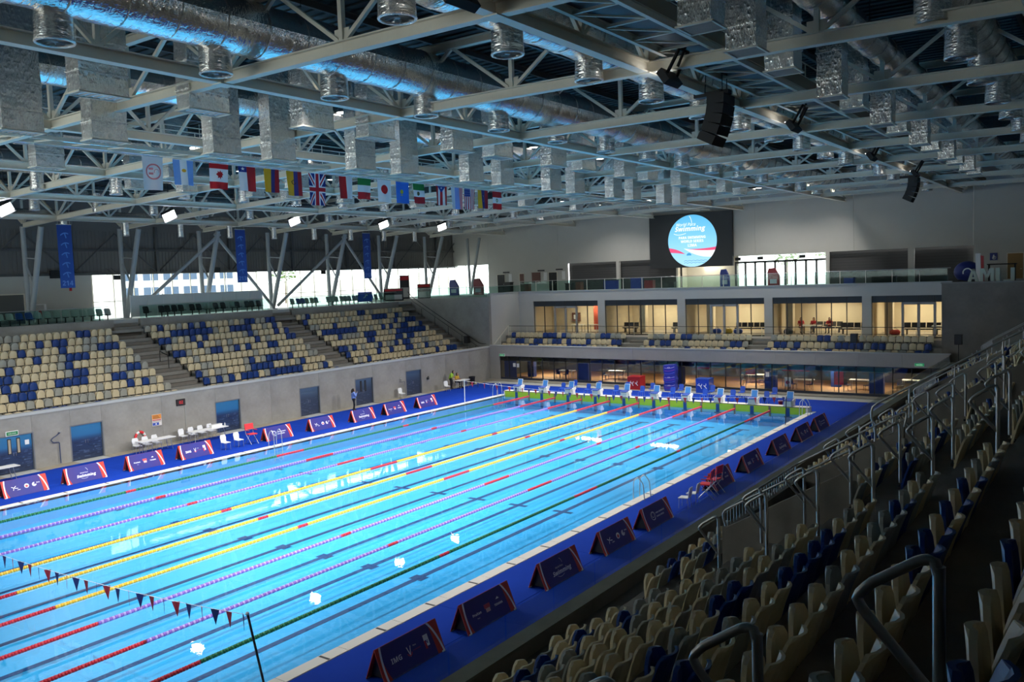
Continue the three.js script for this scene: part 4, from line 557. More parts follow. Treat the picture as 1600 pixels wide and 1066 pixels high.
  // video screen
  const sc = T('video_screen', 'large black video screen showing a round light blue emblem', 'screen', -5.47, 12.8, ZB + 0.3);
  M('frame', bx(8.75, 5.35, 0.35, 0, 0, 0), MAT({ color: rgb(0.012, 0.015, 0.02), roughness: 0.5 }), sc);
  const disp = canvasMat(700, 428, (k, w, h) => {
    k.fillStyle = '#050a0e'; k.fillRect(0, 0, w, h); k.save(); k.translate(w * 0.53, h * 0.512); const R = h * 0.49; k.beginPath(); k.arc(0, 0, R, 0, 7); k.clip();
    const g = k.createLinearGradient(0, -R, 0, R); g.addColorStop(0, '#58b4e4'); g.addColorStop(0.6, '#8fd2f2'); g.addColorStop(1, '#a9dcf4'); k.fillStyle = g; k.fillRect(-R, -R, 2 * R, 2 * R);
    k.fillStyle = '#fff'; k.beginPath(); k.moveTo(-R * 0.35, R * 0.28); k.quadraticCurveTo(R * 0.25, R * 0.42, R, R * 0.36); k.lineTo(R, R * 0.62); k.quadraticCurveTo(R * 0.3, R * 0.72, -R * 0.35, R * 0.28); k.fill();
    k.fillStyle = '#e2507c'; k.beginPath(); k.moveTo(-R, R * 0.24); k.quadraticCurveTo(-R * 0.6, R * 0.28, -R * 0.3, R * 0.5); k.quadraticCurveTo(-R * 0.6, R * 0.44, -R, R * 0.42); k.fill(); k.beginPath(); k.moveTo(-R * 0.2, R * 0.31); k.quadraticCurveTo(R * 0.4, R * 0.34, R, R * 0.26); k.lineTo(R, R * 0.38); k.quadraticCurveTo(R * 0.5, R * 0.42, -R * 0.2, R * 0.31); k.fill();
    k.fillStyle = '#fff'; k.textAlign = 'center'; k.font = 'italic 34px sans-serif'; k.fillText('World Para', -R * 0.26, -R * 0.58); k.font = 'italic bold 52px sans-serif'; k.fillText('Swimming', -R * 0.1, -R * 0.38); k.lineWidth = 4; k.strokeStyle = '#fff'; k.beginPath(); k.moveTo(-R * 0.75, -R * 0.3); k.quadraticCurveTo(-R * 0.55, -R * 0.2, -R * 0.25, -R * 0.3); k.stroke(); k.beginPath(); k.moveTo(-R * 0.1, -R * 0.95); k.quadraticCurveTo(-R * 0.02, -R * 0.88, 0, -R * 0.68); k.stroke();
    k.font = 'bold 28px sans-serif'; k.fillText('PARA SWIMMING', 0, -R * 0.08); k.fillText('WORLD SERIES', 0, R * 0.06); k.font = 'bold 32px sans-serif'; k.fillText('LIMA', 0, R * 0.22);
    k.strokeStyle = '#3d86b0'; k.lineWidth = 3; for (const y of [0.78, 0.86]) { k.beginPath(); k.moveTo(-R * 0.35, R * y); for (let i = 0; i < 6; i++) k.quadraticCurveTo(-R * 0.28 + i * R * 0.16, R * (y - 0.06), -R * 0.2 + i * R * 0.16, R * y); k.stroke(); } k.fillStyle = '#3f9bd0'; k.beginPath(); k.arc(-R * 0.14, R * 0.56, R * 0.1, 3.14, 6.28); k.fill(); k.restore();
  }, { emissive: 1.25 });
  M('lit_display', uvQuad(8.6, 5.25).translate(0, 0, 0.18), disp, sc);
  { const l = new THREE.RectAreaLight(rgb(0.45, 0.75, 0.95), 0.5, 5.1, 5.1); l.position.set(0.3, -0.1, 0.25); l.rotation.y = Math.PI; sc.add(l); }
  // balustrade
  const b = T('glass_balustrade', 'greenish glass balustrade along the far concourse edge', 'balustrade', 0, 8.32, -38.65);
  for (let x = -20; x < 17.5; x += 1.95) { M('glass_panel', span(x + 0.02, x + 1.93, 0, 0.95, -0.008, 0.008), glassGreen, b); M('post', span(x - 0.02, x + 0.02, 0, 1.0, -0.02, 0.02), steel, b); } M('handrail', rod(V(-20.05, 1.0, 0), V(19.2, 1.0, 0), 0.022, 6), stainless, b);
  const b2 = T('glass_balustrade', 'greenish glass balustrade on the corner block above the far stairs', 'balustrade', 0, 7.95, 0);
  for (let z = -33.6; z > -38.3; z -= 1.55) M('glass_panel', span(-20.25, -20.235, 0.05, 1.0, z - 0.02, z - 1.53), glassGreen, b2); for (let x = -20.3; x > -29.5; x -= 1.85) M('glass_panel', span(x - 0.02, x - 1.83, 0.05, 1.0, -33.5, -33.515), glassGreen, b2); M('handrail', [rod(V(-20.25, 1.02, -33.5), V(-20.25, 1.02, -38.5), 0.022, 6), rod(V(-20.25, 1.02, -33.5), V(-29.7, 1.02, -33.5), 0.022, 6)], stainless, b2);
  // right end block and LIMA letters seen from behind
  S('wall_right_end', span(19.3, 40, 0, 8.25, -34, -34.4), concreteDark); S('floor_concourse_right', span(19.3, 40, 7.9, 8.2, -34.4, -52), concretePale); S('trim_coping_right', span(19.25, 40, 8.25, 8.33, -33.9, -34.5), concrete); S('wall_far_side', span(19.3, 19.6, 2.3, 8.25, -34.41, -38.9), concreteDark);
  const LET = MAT({ color: rgb(0.55, 0.66, 0.6), roughness: 0.5 }); const y0 = 8.22, zL = -35.2;
  const letter = (ch, x, geo) => { const t = T('giant_letter', `white standing letter ${ch} of the word LIMA seen from behind`, 'letter', x, y0, zL); M('body', geo, LET, t); M('foot', bx(0.5, 0.04, 0.5, 0.3, 0.02, 0), darkGrey, t); };
  letter('A', 20.75, [poly([[0, 0], [0.22, 0], [0.44, 1.0], [0.3, 1.0]], 0.25), poly([[0.75, 0], [0.53, 0], [0.3, 1.0], [0.44, 1.0]], 0.25), bx(0.4, 0.14, 0.24, 0.38, 0.34, 0)]);
  letter('M', 21.55, [bx(0.19, 1, 0.25, 0.1, 0.5, 0), bx(0.19, 1, 0.25, 0.76, 0.5, 0), poly([[0.05, 1], [0.28, 1], [0.5, 0.35], [0.36, 0.35]], 0.24), poly([[0.81, 1], [0.58, 1], [0.36, 0.35], [0.5, 0.35]], 0.24)]);
  letter('I', 22.52, [bx(0.26, 1, 0.25, 0.13, 0.5, 0), bx(0.3, 0.1, 0.24, 0.13, 0.05, 0)]); letter('L', 22.98, [bx(0.24, 1, 0.25, 0.55, 0.5, 0), bx(0.66, 0.2, 0.24, 0.33, 0.1, 0)]);
  // standees on the concourse
  const loz = (label, x, z, w, h, m, y) => { const t = T('lozenge_standee', label, 'standee', x, y, z, 0, 'lozenge-shaped display standees'); M('board', poly([[-w / 2, h * 0.1], [w / 2, h * 0.06], [w / 2, h * 0.62], [w * 0.1, h], [-w * 0.4, h * 0.98], [-w / 2, h * 0.8]].map(([a, b]) => [a, b]), 0.16, 0.03), m, t); M('foot', bx(w * 1.05, 0.16, 0.5, 0, 0.08, 0), darkGrey, t); M('printed_band', bx(w * 0.6, h * 0.22, 0.02, 0, h * 0.35, 0.12), MAT({ color: rgb(0.4, 0.42, 0.5), roughness: 0.5 }), t); };
  const nb = MAT({ color: rgb(0.015, 0.03, 0.2), roughness: 0.5 }), dr = MAT({ color: rgb(0.2, 0.02, 0.03), roughness: 0.5 });
  loz('blue lozenge standee on the far left concourse', -30.6, -41.2, 1.2, 1.85, nb, 7.85); loz('dark red lozenge standee at the end of the bright glass', -26.9, -40.8, 1.25, 1.9, dr, 7.85); loz('blue lozenge standee left of the glazed exit', -0.1, -43, 0.85, 1.8, nb, 8); loz('dark red lozenge standee in front of the glazed exit', 4.9, -41.5, 1.0, 1.75, dr, 8);
  const ball = T('display_dome', 'dark blue rounded display with a white emblem at right', 'display', 20.0, 8.2, -41); M('shell', new THREE.SphereGeometry(0.95, 20, 12).scale(1, 0.85, 0.8).translate(0, 0.75, 0), nb, ball); M('emblem', new THREE.TorusGeometry(0.3, 0.05, 5, 14, 3.5).translate(0.1, 0.7, 0.76), white, ball); M('stand', [bx(1.2, 0.15, 0.8, 0, 0.08, 0)], darkGrey, ball);
  const tot = T('slim_totem', 'slim white and red totem beside the blue rounded display', 'totem', 20.9, 8.2, -40); M('body', [poly([[-0.16, 0], [0.16, 0], [0.1, 2.1], [-0.24, 2.1]], 0.3)], white, tot); M('side', poly([[0.16, 0], [0.34, 0], [0.3, 1.9], [0.12, 1.95]], 0.26), red, tot);
  const tbk = T('dark_table', 'dark table on the right concourse behind the letters', 'table', 22.3, 8.2, -41); M('tabletop', bx(1.9, 0.08, 0.7, 0, 1.25, 0), black, tbk); for (const s of [-0.85, 0.85]) M('leg', bx(0.06, 1.22, 0.6, s, 0.61, 0), black, tbk);
  [[-25.2, 0.8, 1.2, darkGrey], [-22.9, 0.9, 0.95, brown], [-17.4, 0.7, 0.9, darkGrey], [-16.2, 0.6, 1.05, brown], [-12.5, 1.4, 1.1, nb], [-9.6, 1.1, 1.3, nb], [-8.2, 0.9, 1.0, dr], [-5.8, 0.6, 0.7, darkGrey], [10.6, 0.8, 0.7, nb], [13.4, 1.9, 0.75, black]].forEach(([x, w, h, m], i) => { const t = T('concourse_kiosk', `low dark kiosk behind the far glass balustrade, ${ordinal(i)} from the left`, 'kiosk', x, 8.0, -44, 0, 'kiosks on the far concourse'); M('body', bx(w, h, 0.6, 0, h / 2, 0), m, t); M('counter', bx(w + 0.1, 0.06, 0.7, 0, h + 0.03, 0), darkGrey, t); });
  // public-address speakers on stands
  const pa = (label, x, y0, z, h) => { const t = T('stand_speaker', label, 'loudspeaker', x, y0, z, 0, 'black loudspeakers on stands'); M('cabinet', bx(0.46, 0.68, 0.4, 0, h, 0), black, t); M('grille', bx(0.4, 0.6, 0.02, 0, h, 0.21), darkGrey, t); M('pole', rod(V(0, 0, 0), V(0, h - 0.3, 0), 0.02, 6), black, t); for (let i = 0; i < 3; i++) M('leg', rod(V(0, 0.3, 0), V(0.3 * Math.cos(i * 2.1), 0, 0.3 * Math.sin(i * 2.1)), 0.014, 5), black, t); };
  pa('black loudspeaker on a stand among the far balcony seats', 13.4, 2.6, -33.95, 1.75); pa('black loudspeaker on a tall stand where balcony and dark stand meet', 20.6, 2.4, -32.4, 2.05); pa('black loudspeaker at the foot of the far left stairs', -22.3, 2.75, -32.6, 1.15);
}
// ------------------------------------------------------------------ left concourse: columns, wall, glass, seats
const TZ = [17.7, 10.5, 3.3, -3.9, -11.1, -18.3, -25.5, -32.7, -39.9], CZ = [17.4, 10.2, 3.0, -4.2, -11.2, -18.3, -25.4, -32.6, -39.8];
const arch = (x) => -0.00053 * (x - 10) * (x - 10), YB = (x) => 15.42 + arch(x), YT = (x) => 17.45 + arch(x), YR = (x) => 17.9 + arch(x);
{
  CZ.forEach((z, i) => {
    const t = T('forked_column', `grey forked steel column on the left concourse, ${ordinal(i)} from the near end`, 'column', -33.3, 7.7, z, 0, 'forked columns along the left concourse'); t.userData.kind = 'structure'; delete t.userData.category;
    M('shaft', rod(V(-0.1, 0, 0), V(-0.15, 6.9, 0), 0.17, 10), columnMat, t); M('inclined_strut', rod(V(0.05, 0, 0), V(2.45, 6.75, 0), 0.19, 10), columnMat, t); M('tie', [rod(V(-0.12, 4.7, 0), V(1.65, 4.55, 0), 0.05, 6), rod(V(-0.12, 4.4, 0), V(1.0, 2.6, 0), 0.07, 6)], columnMat, t); M('base_plate', bx(0.8, 0.06, 0.5, 0, 0.03, 0), columnMat, t);
  });
  for (const [i, c] of [[4, 0], [6, 1]]) for (const s of [-1, 1]) { const k = one('diagonal_brace', rod(V(-30.95, 14.2, CZ[i] - s * 0.25), V(-32.9, 8.0, CZ[i - s] - s * 0.3), 0.13, 8), columnMat, `slanting brace from the ${ordinal(i)} forked column down to the ${s > 0 ? 'nearer' : 'farther'} one`, 'brace', 'slanting braces between forked columns'); k.userData.kind = 'structure'; delete k.userData.category; }
  // upper cladding with ribs, posts and cross braces
  const w = S('wall_left_upper'); for (let z = 34; z > -48; z -= 3.6) M('panel', span(-36.3, -36.1, 11.2, 17.6, z - 0.005, z - 3.595), cladding, w);
  const ribs = []; for (let z = 33.8; z > -48; z -= 0.3) ribs.push(span(-36.1, -36.06, 11.25, 14.6, z, z - 0.12)); const rm = M('ribs', ribs, cladding, w); rm.userData.kind = 'stuff';
  M('girt', [span(-36.05, -35.9, 13.0, 13.2, 34, -48), span(-36.1, -35.85, 11.15, 11.35, 34, -48)], steelDark, w);
  for (let i = 0; i < 11; i++) { const z = 20 - 7.2 * i; M('post', span(-36.05, -35.8, 11.2, 15, z - 0.12, z + 0.12), steelDark, w); M('cross_brace', [rod(V(-35.9, 11.4, z - 0.2), V(-35.9, 14.4, z - 3.6), 0.06, 6), rod(V(-35.9, 11.4, z + 0.2), V(-35.9, 14.4, z + 3.6), 0.06, 6)], steelDark, w); }
  S('wall_left_concourse', [span(-36.3, -36, 7.6, 11.2, 34, -3.1)], plaster);
  const d = S('door_12', span(-36, -35.95, 7.7, 9.82, 4.6, 2.1), MAT({ color: rgb(0.12, 0.13, 0.13), roughness: 0.6 })); M('door_frame', [span(-36, -35.9, 7.7, 9.9, 2.02, 2.1), span(-36, -35.9, 9.82, 9.9, 4.6, 2.02)], steel, d);
  const gw = S('window_8'); for (let z = -3.2, i = 0; z > -48; z -= 1.75, i++) { M('pane', span(-36.17, -36.16, 7.75, 11.2, z - 0.03, z - 1.72), glassClear, gw); M('mullion', span(-36.2, -36.08, 7.7, 11.3, z - 0.025, z + 0.025), steel, gw); } M('window_frame', [span(-36.2, -36.08, 9.0, 9.05, -3.2, -48), span(-36.25, -36.05, 11.15, 11.3, -3.2, -48)], steel, gw);
  const gb = S('window_9'); for (let x = -36; x < -31; x += 1.7) { M('pane', span(x + 0.03, x + 1.67, 7.9, 11.35, -48.1, -48.11), glassClear, gb); M('mullion', span(x - 0.025, x + 0.025, 7.9, 11.4, -48.02, -48.14), steel, gb); }
  const xc = T('forked_column', 'pale forked column seen against the far bright glass', 'column', -32.4, 7.85, -46.4); xc.userData.kind = 'structure'; delete xc.userData.category; M('shaft', rod(V(0, 0, 0), V(-0.2, 6.6, 0), 0.16, 8), columnMat, xc); M('inclined_strut', rod(V(0, 0, 0), V(1.6, 6.6, 0), 0.17, 8), columnMat, xc);
  // signs and wall boxes
  const eb = (label, x, y, z, wv, hv) => { const t = T('hanging_sign', label, 'sign', x, y, z, Math.PI / 2, 'dark box signs above the left concourse'); M('case', bx(wv, hv, 0.12), black, t); M('hanger', [-1, 1].map((s) => rod(V(s * wv / 3, hv / 2, 0), V(s * wv / 3, Math.max(hv / 2, 11.7 - y), -(x + 36.12)), 0.014, 4)), darkGrey, t); };
  eb('large black monitor on the white wall of the left concourse', -35.6, 11.25, -0.3, 1.1, 0.6); eb('small dark sign in front of the first bright pane', -34.9, 10.9, -4.6, 0.6, 0.35); eb('black monitor hung beside the middle blue banner', -35, 11.35, -13.8, 0.8, 0.45); eb('black monitor hung over the far end of the left concourse', -35, 11.6, -31.6, 0.8, 0.45); eb('small dark sign near the far blue banner', -35, 10.95, -26.2, 0.55, 0.35);
  const fh = T('fire_cabinet', 'white framed cabinet with a red extinguisher on the left concourse', 'cabinet', -35.75, 7.75, 1.1, Math.PI / 2); M('frame', [bx(0.06, 1.3, 0.2, -0.4, 0.65, 0), bx(0.06, 1.3, 0.2, 0.4, 0.65, 0), bx(0.86, 0.06, 0.2, 0, 1.3, 0)], white, fh); M('extinguisher', lathe([[0, 0], [0.1, 0.02], [0.1, 0.5], [0.03, 0.6], [0, 0.6]], 10).translate(0, 0.3, 0), red, fh);
  const al = one('alarm_box', bx(0.1, 0.25, 0.16, -35.95, 10.1, -1.4), red, 'small dark red alarm box on the white concourse wall', 'alarm');
  // grey partition
  const pt = T('partition_screen', 'long grey panel screen behind the upper left seats', 'partition', -31.6, 7.7, 0); for (let i = 0; i < 9; i++) M('panel', span(-0.03, 0.03, 0.12, 1.75, -3.6 - i * 1.36 - 0.02, -3.6 - (i + 1) * 1.36), MAT({ color: rgb(0.72, 0.72, 0.7), roughness: 0.7 }), pt); M('post', [0, 2, 5, 9].map((i) => span(-0.04, 0.04, 0, 1.8, -3.6 - i * 1.36 - 0.03, -3.6 - i * 1.36 + 0.03)), white, pt);
  // parapet glass and loose chairs
  const b = T('glass_balustrade', 'greenish glass balustrade above the left stand', 'balustrade', -30.0, 7.75, 0); [[16, -0.9], [-3.3, -15.3], [-17.4, -31.2]].forEach(([a, e]) => { for (let z = a; z > e + 0.5; z -= 1.5) M('glass_panel', span(-0.007, 0.007, 0.02, 0.95, z - 0.02, Math.max(e, z - 1.48)), glassGreen, b); M('handrail', rod(V(0, 0.98, a), V(0, 0.98, e), 0.02, 6), stainless, b); });
  const hl = []; const add = (z, dark) => hl.push([z, dark]);
  for (let z = 9.2; z > -1.9; z -= 0.62) add(z, z > 7 || (z > 3.9 && z < 5.2) ? 2 : 1); for (const z of [-4.4, -5.7, -6.2, -6.8, -7.4, -8.4, -9.0, -10.6, -11.3, -12.7, -13.7, -14.2, -14.9]) add(z, 3); for (const z of [-9.7, -10.0, -12.2]) add(z, 1); for (const z of [-18.6, -19.3, -19.8, -20.3, -20.9, -21.4, -22.9, -23.4, -23.9, -24.6, -25.1, -25.6, -26.2, -26.7, -28.0, -28.6, -29.2, -29.9]) add(z, z < -19.2 && z > -19.9 ? 2 : 1);
  const protoC = {}; hl.sort((a, b) => b[0] - a[0]).forEach(([z, c], i) => { const mt = c === 1 ? greySeat : c === 2 ? blueSeat : darkGrey, l = `${c === 1 ? 'pale grey' : c === 2 ? 'blue' : 'dark'} seat behind the upper left glass rail, ${ordinal(i)} from the near end`; let p = protoC[c]; if (!p) { p = protoC[c] = T('concourse_chair', l, 'seat', -31.0, 7.75, z, 0, 'seats along the upper left glass rail'); M('backrest', seatBack, mt, p); M('seat_pan', seatPanOpen, mt, p); M('bracket', seatLeg, black, p); } else copy(p, l, -31.0, 7.75, z, 0); });
  const bb = T('blue_banner', 'blue cloth banner with a white emblem on the left glass rail', 'banner', -30.4, 7.8, -27.2, Math.PI / 2); M('cloth', bx(1.9, 0.95, 0.02, 0, 0.6, 0), MAT({ color: rgb(0.06, 0.12, 0.6), roughness: 0.7 }), bb); M('emblem', tube([V(-0.3, 0.5, 0.02), V(0, 0.6, 0.02), V(0.1, 0.8, 0.02), V(0.3, 0.75, 0.02)], 0.05, 5), white, bb);
  const kio = (label, x, z, wv, hv, m) => { const t = T('info_panel', label, 'panel', x, 7.8, z, 0.9, 'information panels at the far left'); M('frame', bx(wv, hv, 0.1, 0, hv / 2, 0), m, t); M('poster', bx(wv * 0.86, hv * 0.4, 0.02, 0, hv * 0.3, 0.06), MAT({ color: rgb(0.5, 0.5, 0.48), roughness: 0.6 }), t); M('header', bx(wv * 0.9, hv * 0.16, 0.02, 0, hv * 0.88, 0.06), red, t); };
  kio('low red topped panel by the left glass at the far end', -31.5, -32.4, 2.0, 1.25, darkGrey); kio('tall dark poster panel against the bright far glass', -33.4, -36.2, 1.0, 2.6, darkGrey); kio('small red topped panel right of the tall poster', -31.8, -37.5, 1.4, 1.6, darkGrey);
  // hanging numbered banners
  for (const [num, z, p] of [['214', 3.45, 'near'], ['213', -10.4, 'middle'], ['212', -24.3, 'far']]) { const t = T('hanging_banner', `tall blue banner numbered ${num}, the ${p === 'near' ? 'nearest of the three by the forked columns' : p === 'middle' ? 'middle one over the left stand' : 'far one before the brightest glass'}`, 'banner', -27, 10.15, z, Math.PI / 2, 'blue numbered banners'); M('cloth', bx(0.95, 4.15, 0.02, 0, 2.08, 0), MAT({ color: rgb(0.015, 0.06, 0.26), roughness: 0.7 }), t); M('printed_face', uvQuad(0.93, 4.1).translate(0, 2.08, 0.013), canvasMat(96, 420, (k, w2, h2) => { const g = k.createLinearGradient(0, 0, 0, h2); g.addColorStop(0, '#1c3f86'); g.addColorStop(1, '#2a58a8'); k.fillStyle = g; k.fillRect(0, 0, w2, h2); k.strokeStyle = '#5d8fd0'; k.lineWidth = 7; for (let i = 0; i < 5; i++) { const y = 40 + i * 66; k.beginPath(); k.moveTo(20, y + 30); k.quadraticCurveTo(46, y + 4, 74, y + 20); k.moveTo(48, y + 14); k.lineTo(58, y + 48); k.stroke(); } k.fillStyle = '#6f97d4'; k.font = 'bold 46px sans-serif'; k.textAlign = 'center'; k.fillText(num, w2 / 2, h2 - 14); }), t); M('rod', rod(V(-0.5, 4.16, 0), V(0.5, 4.16, 0), 0.02, 6), steel, t); M('cord', [-0.4, 0.4].map((q) => rod(V(q, 4.16, 0), V(q, 7.1, 0), 0.008, 4)), steel, t); }
}
// ------------------------------------------------------------------ roof: trusses, deck, ducts
{
  TZ.unshift(24.9);
  const nth = (i) => ordinal(i);
  TZ.forEach((z, i) => {
    const t = T('roof_truss', `grey steel roof truss spanning across the pool, ${nth(i)} from the near end`, 'truss', 0, 0, z, 0, 'trusses spanning across the pool'); t.userData.kind = 'structure'; delete t.userData.category;
    const pts = []; for (let x = -32.7; x <= 33; x += 4.675) pts.push(x);
    const b = [], u = []; for (let j = 0; j + 1 < pts.length; j++) { const a = pts[j], c = pts[j + 1]; b.push(ibeam(V(a, YB(a) + 0.16, 0), V(c, YB(c) + 0.16, 0), 0.26, 0.32)); u.push(ibeam(V(a, YT(a), 0), V(c, YT(c), 0), 0.22, 0.26)); }
    M('bottom_chord', b, steel, t); M('top_chord', u, steel, t);
    pts.forEach((x, j) => { M('vertical', bar(V(x, YB(x) + 0.3, 0), V(x, YT(x) - 0.1, 0), 0.13, 0.13), steel, t); for (const s of [-1, 1]) M('diagonal', bar(V(x + s * 0.12, YB(x) + 0.34, 0), V(x + s * 2.3, YT(x + s * 2.3) - 0.12, 0), 0.1, 0.1), steel, t); M('gusset', bx(0.5, 0.34, 0.03, x, YB(x) + 0.45, 0), steel, t); });
  });
  const XP = [28.05, 18.7, 9.35, 0, -9.35, -18.7, -28.05];
  XP.forEach((x, i) => {
    const t = T('roof_girder', `lengthwise steel girder under the roof, ${nth(i)} from the dark stand side`, 'truss', x, 0, 0, 0, 'lengthwise girders under the roof'); t.userData.kind = 'structure'; delete t.userData.category;
    for (let k = 0; k < TZ.length; k++) { const z0 = TZ[k] + (k ? 0 : 7.2), z1 = k + 1 < TZ.length ? TZ[k + 1] : -47.6, zm = (TZ[k] + z1) / 2; M('bottom_chord', ibeam(V(0, YB(x) + 0.17, z0), V(0, YB(x) + 0.17, z1), 0.3, 0.34), steel, t); M('top_chord', bar(V(0, YT(x) + 0.05, z0), V(0, YT(x) + 0.05, z1), 0.18, 0.2), steel, t);
      for (const [zz, s] of [[TZ[k] - 0.15, -1], [zm, 1], [zm, -1], [z1 + 0.15, 1]]) M('diagonal', bar(V(0, YB(x) + 0.32, zz), V(0, YT(x) - 0.05, zz + s * 1.75), 0.1, 0.1), steel, t); M('vertical', bar(V(0, YB(x) + 0.3, zm), V(0, YT(x), zm), 0.12, 0.12), steel, t); M('splice_plate', bx(0.42, 0.03, 0.5, 0, YB(x) - 0.015, TZ[k]), steel, t); }
  });
  // roof deck: ribbed sheets over purlins
  const c = S('ceiling'); for (let x = -36.5; x < 36; x += 4.5) { const a = V(x, YR(x), 0), b = V(x + 4.5, YR(x + 4.5), 0), g = bar(V(x, YR(x) + 0.25, -7), V(x + 4.5, YR(x + 4.5) + 0.25, -7), 84, 0.12); M('roof_sheet', g, deckRoof, c); }
  const rib = []; for (let z = 33; z > -48; z -= 0.45) for (let x = -36.5; x < 36; x += 9) rib.push(bar(V(x, YR(x) + 0.16, z), V(x + 9, YR(x + 9) + 0.16, z), 0.18, 0.06)); M('roof_ribs', rib, deckRoof, c).userData.kind = 'stuff';
  for (let x = -34; x < 35; x += 2.34) M('purlin', ibeam(V(x, YR(x), 33), V(x, YR(x), -48), 0.12, 0.22, 0.02), steelDark, c);
  // round foil ducts with wrap bands and drum diffusers
  function foilTube(r, z0, z1) { const n = Math.round((z0 - z1) / 0.22), m = 22, pos = [], idx = [], uv = []; for (let i = 0; i <= n; i++) for (let j = 0; j <= m; j++) { const a = (j % m) / m * Math.PI * 2, jit = 1 + 0.028 * (n31((i * 0.137) % 1, a / 6.2832) - 0.5) + 0.03 * (n9((i * 0.051) % 1, a / 6.2832) - 0.5) - (i % 6 === 0 ? 0.012 : 0); pos.push(Math.cos(a) * r * jit, Math.sin(a) * r * jit, z0 + (z1 - z0) * i / n); uv.push(j / m * 2 * r * 2, i * 0.22 * 0.7); } for (let i = 0; i < n; i++) for (let j = 0; j < m; j++) { const p = i * (m + 1) + j, q = p + m + 1; idx.push(p, p + 1, q, p + 1, q + 1, q); } const g = new THREE.BufferGeometry(); g.setAttribute('position', new THREE.Float32BufferAttribute(pos, 3)); g.setAttribute('uv', new THREE.Float32BufferAttribute(uv, 2)); g.setIndex(idx); g.computeVertexNormals(); return g; }
  const drumBody = lathe([[0.4, 0], [0.42, 0.02], [0.41, 0.3], [0.4, 0.62], [0.41, 0.95], [0.4, 1.2]], 18), drumRim = new THREE.TorusGeometry(0.4, 0.035, 6, 18).rotateX(Math.PI / 2), vane = merge([...Array(12)].map((_, i) => bx(0.3, 0.05, 0.012, 0.2, 0.04, 0, 0, 0, 0.5).rotateY(i * Math.PI / 6)).concat([lathe([[0, 0.02], [0.07, 0], [0.07, 0.06], [0, 0.07]], 8)]));
  function duct(label, x, y, r, z0, z1, drums, k = 1) {
    const t = T('air_duct', label, 'duct', x, y, 0, 0, 'round foil-wrapped ducts under the roof'); M('foil_wrap', foilTube(r, z0, z1), foil, t);
    for (let z = z0 - 1; z > z1; z -= 1.3) M('band', new THREE.TorusGeometry(r * 1.01, 0.018, 4, 20).translate(0, 0, z), foilBox, t);
    for (let z = z0 - 2; z > z1; z -= 7.2) M('hanger', [rod(V(-r * 0.9, 0, z), V(-r * 0.9, 1.2, z), 0.012, 4), rod(V(r * 0.9, 0, z), V(r * 0.9, 1.2, z), 0.012, 4)], darkGrey, t);
    for (const [dz, dx, bot] of drums) { const d = M('drum_diffuser', drumBody.clone().scale(k, 1, k), foilBox, t); d.position.set(dx - x, bot - y, dz); const q = M('rim', drumRim.clone().scale(k, 1, k), foilBox, d); M('vanes', vane.clone().scale(k, 1, k), grilleMat, d); }
  }
  const seqz = (a, step, n) => [...Array(n)].map((_, i) => a - step * i);
  duct('largest foil duct, above the third lengthwise girder from the dark stand', 10.75, 16.6, 0.72, 33, -44, seqz(22.9, 4.15, 15).map((z) => [z, 10.45, 15.35]));
  duct('foil duct directly beside the bright second girder', 17.1, 16.6, 0.7, 33, -45, seqz(19.0, 4.05, 16).map((z) => [z, 17.05, 15.4]));
  duct('slim dark foil duct between the lattice catwalk and the right edge', 23.35, 16.6, 0.42, 30, -40, []);
  duct('foil duct nearest the right edge with low drums', 26.1, 16.6, 0.55, 30, -44, seqz(10.3, 4.3, 12).map((z) => [z, 26.0, 15.4]));
  duct('foil duct above the hanging box ducts in the middle', 2.2, 16.85, 0.5, 33, -44, []);
  duct('foil duct with a blue glint behind the row of flags', -15.4, 16.45, 0.52, 33, -44, seqz(15, 4.2, 13).map((z) => [z, -15.2, 15.1]), 0.8);
  duct('foil duct on the left, second from the left wall', -24.2, 15.95, 0.38, 33, -44, seqz(10.9, 3.9, 13).map((z) => [z, -23.4, 14.85]), 0.7);
  duct('small low foil duct along the left wall side', -28.6, 15.1, 0.3, 33, -40, seqz(11.5, 4.4, 11).map((z) => [z, -28.4, 13.75]), 0.55);
  duct('foil duct left of the flag catwalk', -8.0, 16.6, 0.5, 33, -44, []);
  // vertical box ducts
  let boxN = 0; const rows = [[7.55, 15.0, 1.35, 0.62, [20.3, 17.1, 12.9, 9.9, 5.2, 2.4, -2.1, -4.9, -9.3, -12.1, -16.5, -19.3, -23.7, -26.5], 'in the upper row right of the flags'], [3.75, 14.5, 1.15, 0.6, [23.6, 20.6, 18.0, 13.7, 11.2, 6.9, 4.2, -0.6, -3.2, -7.8, -10.4, -15, -17.6, -22.2, -24.8], 'in the lower row nearest the flags'], [22.3, 15.0, 0.75, 0.75, [15.2, 12.5, 9.7, 5.0, 2.3, -1.9, -4.7, -9.1, -11.9, -16.3, -19.1, -23.5, -26.3], 'in the row beside the lattice catwalk'], [-6.2, 14.95, 1.15, 0.6, [14.8, 8.9, 1.7, -5.5, -12.7, -19.9, -27.1], 'in the row left of the flags'], [-12.3, 15.1, 0.9, 0.6, [7.2, 4.2, -0.4, -3, -7.6, -14.8, -22], 'in the leftmost row']];
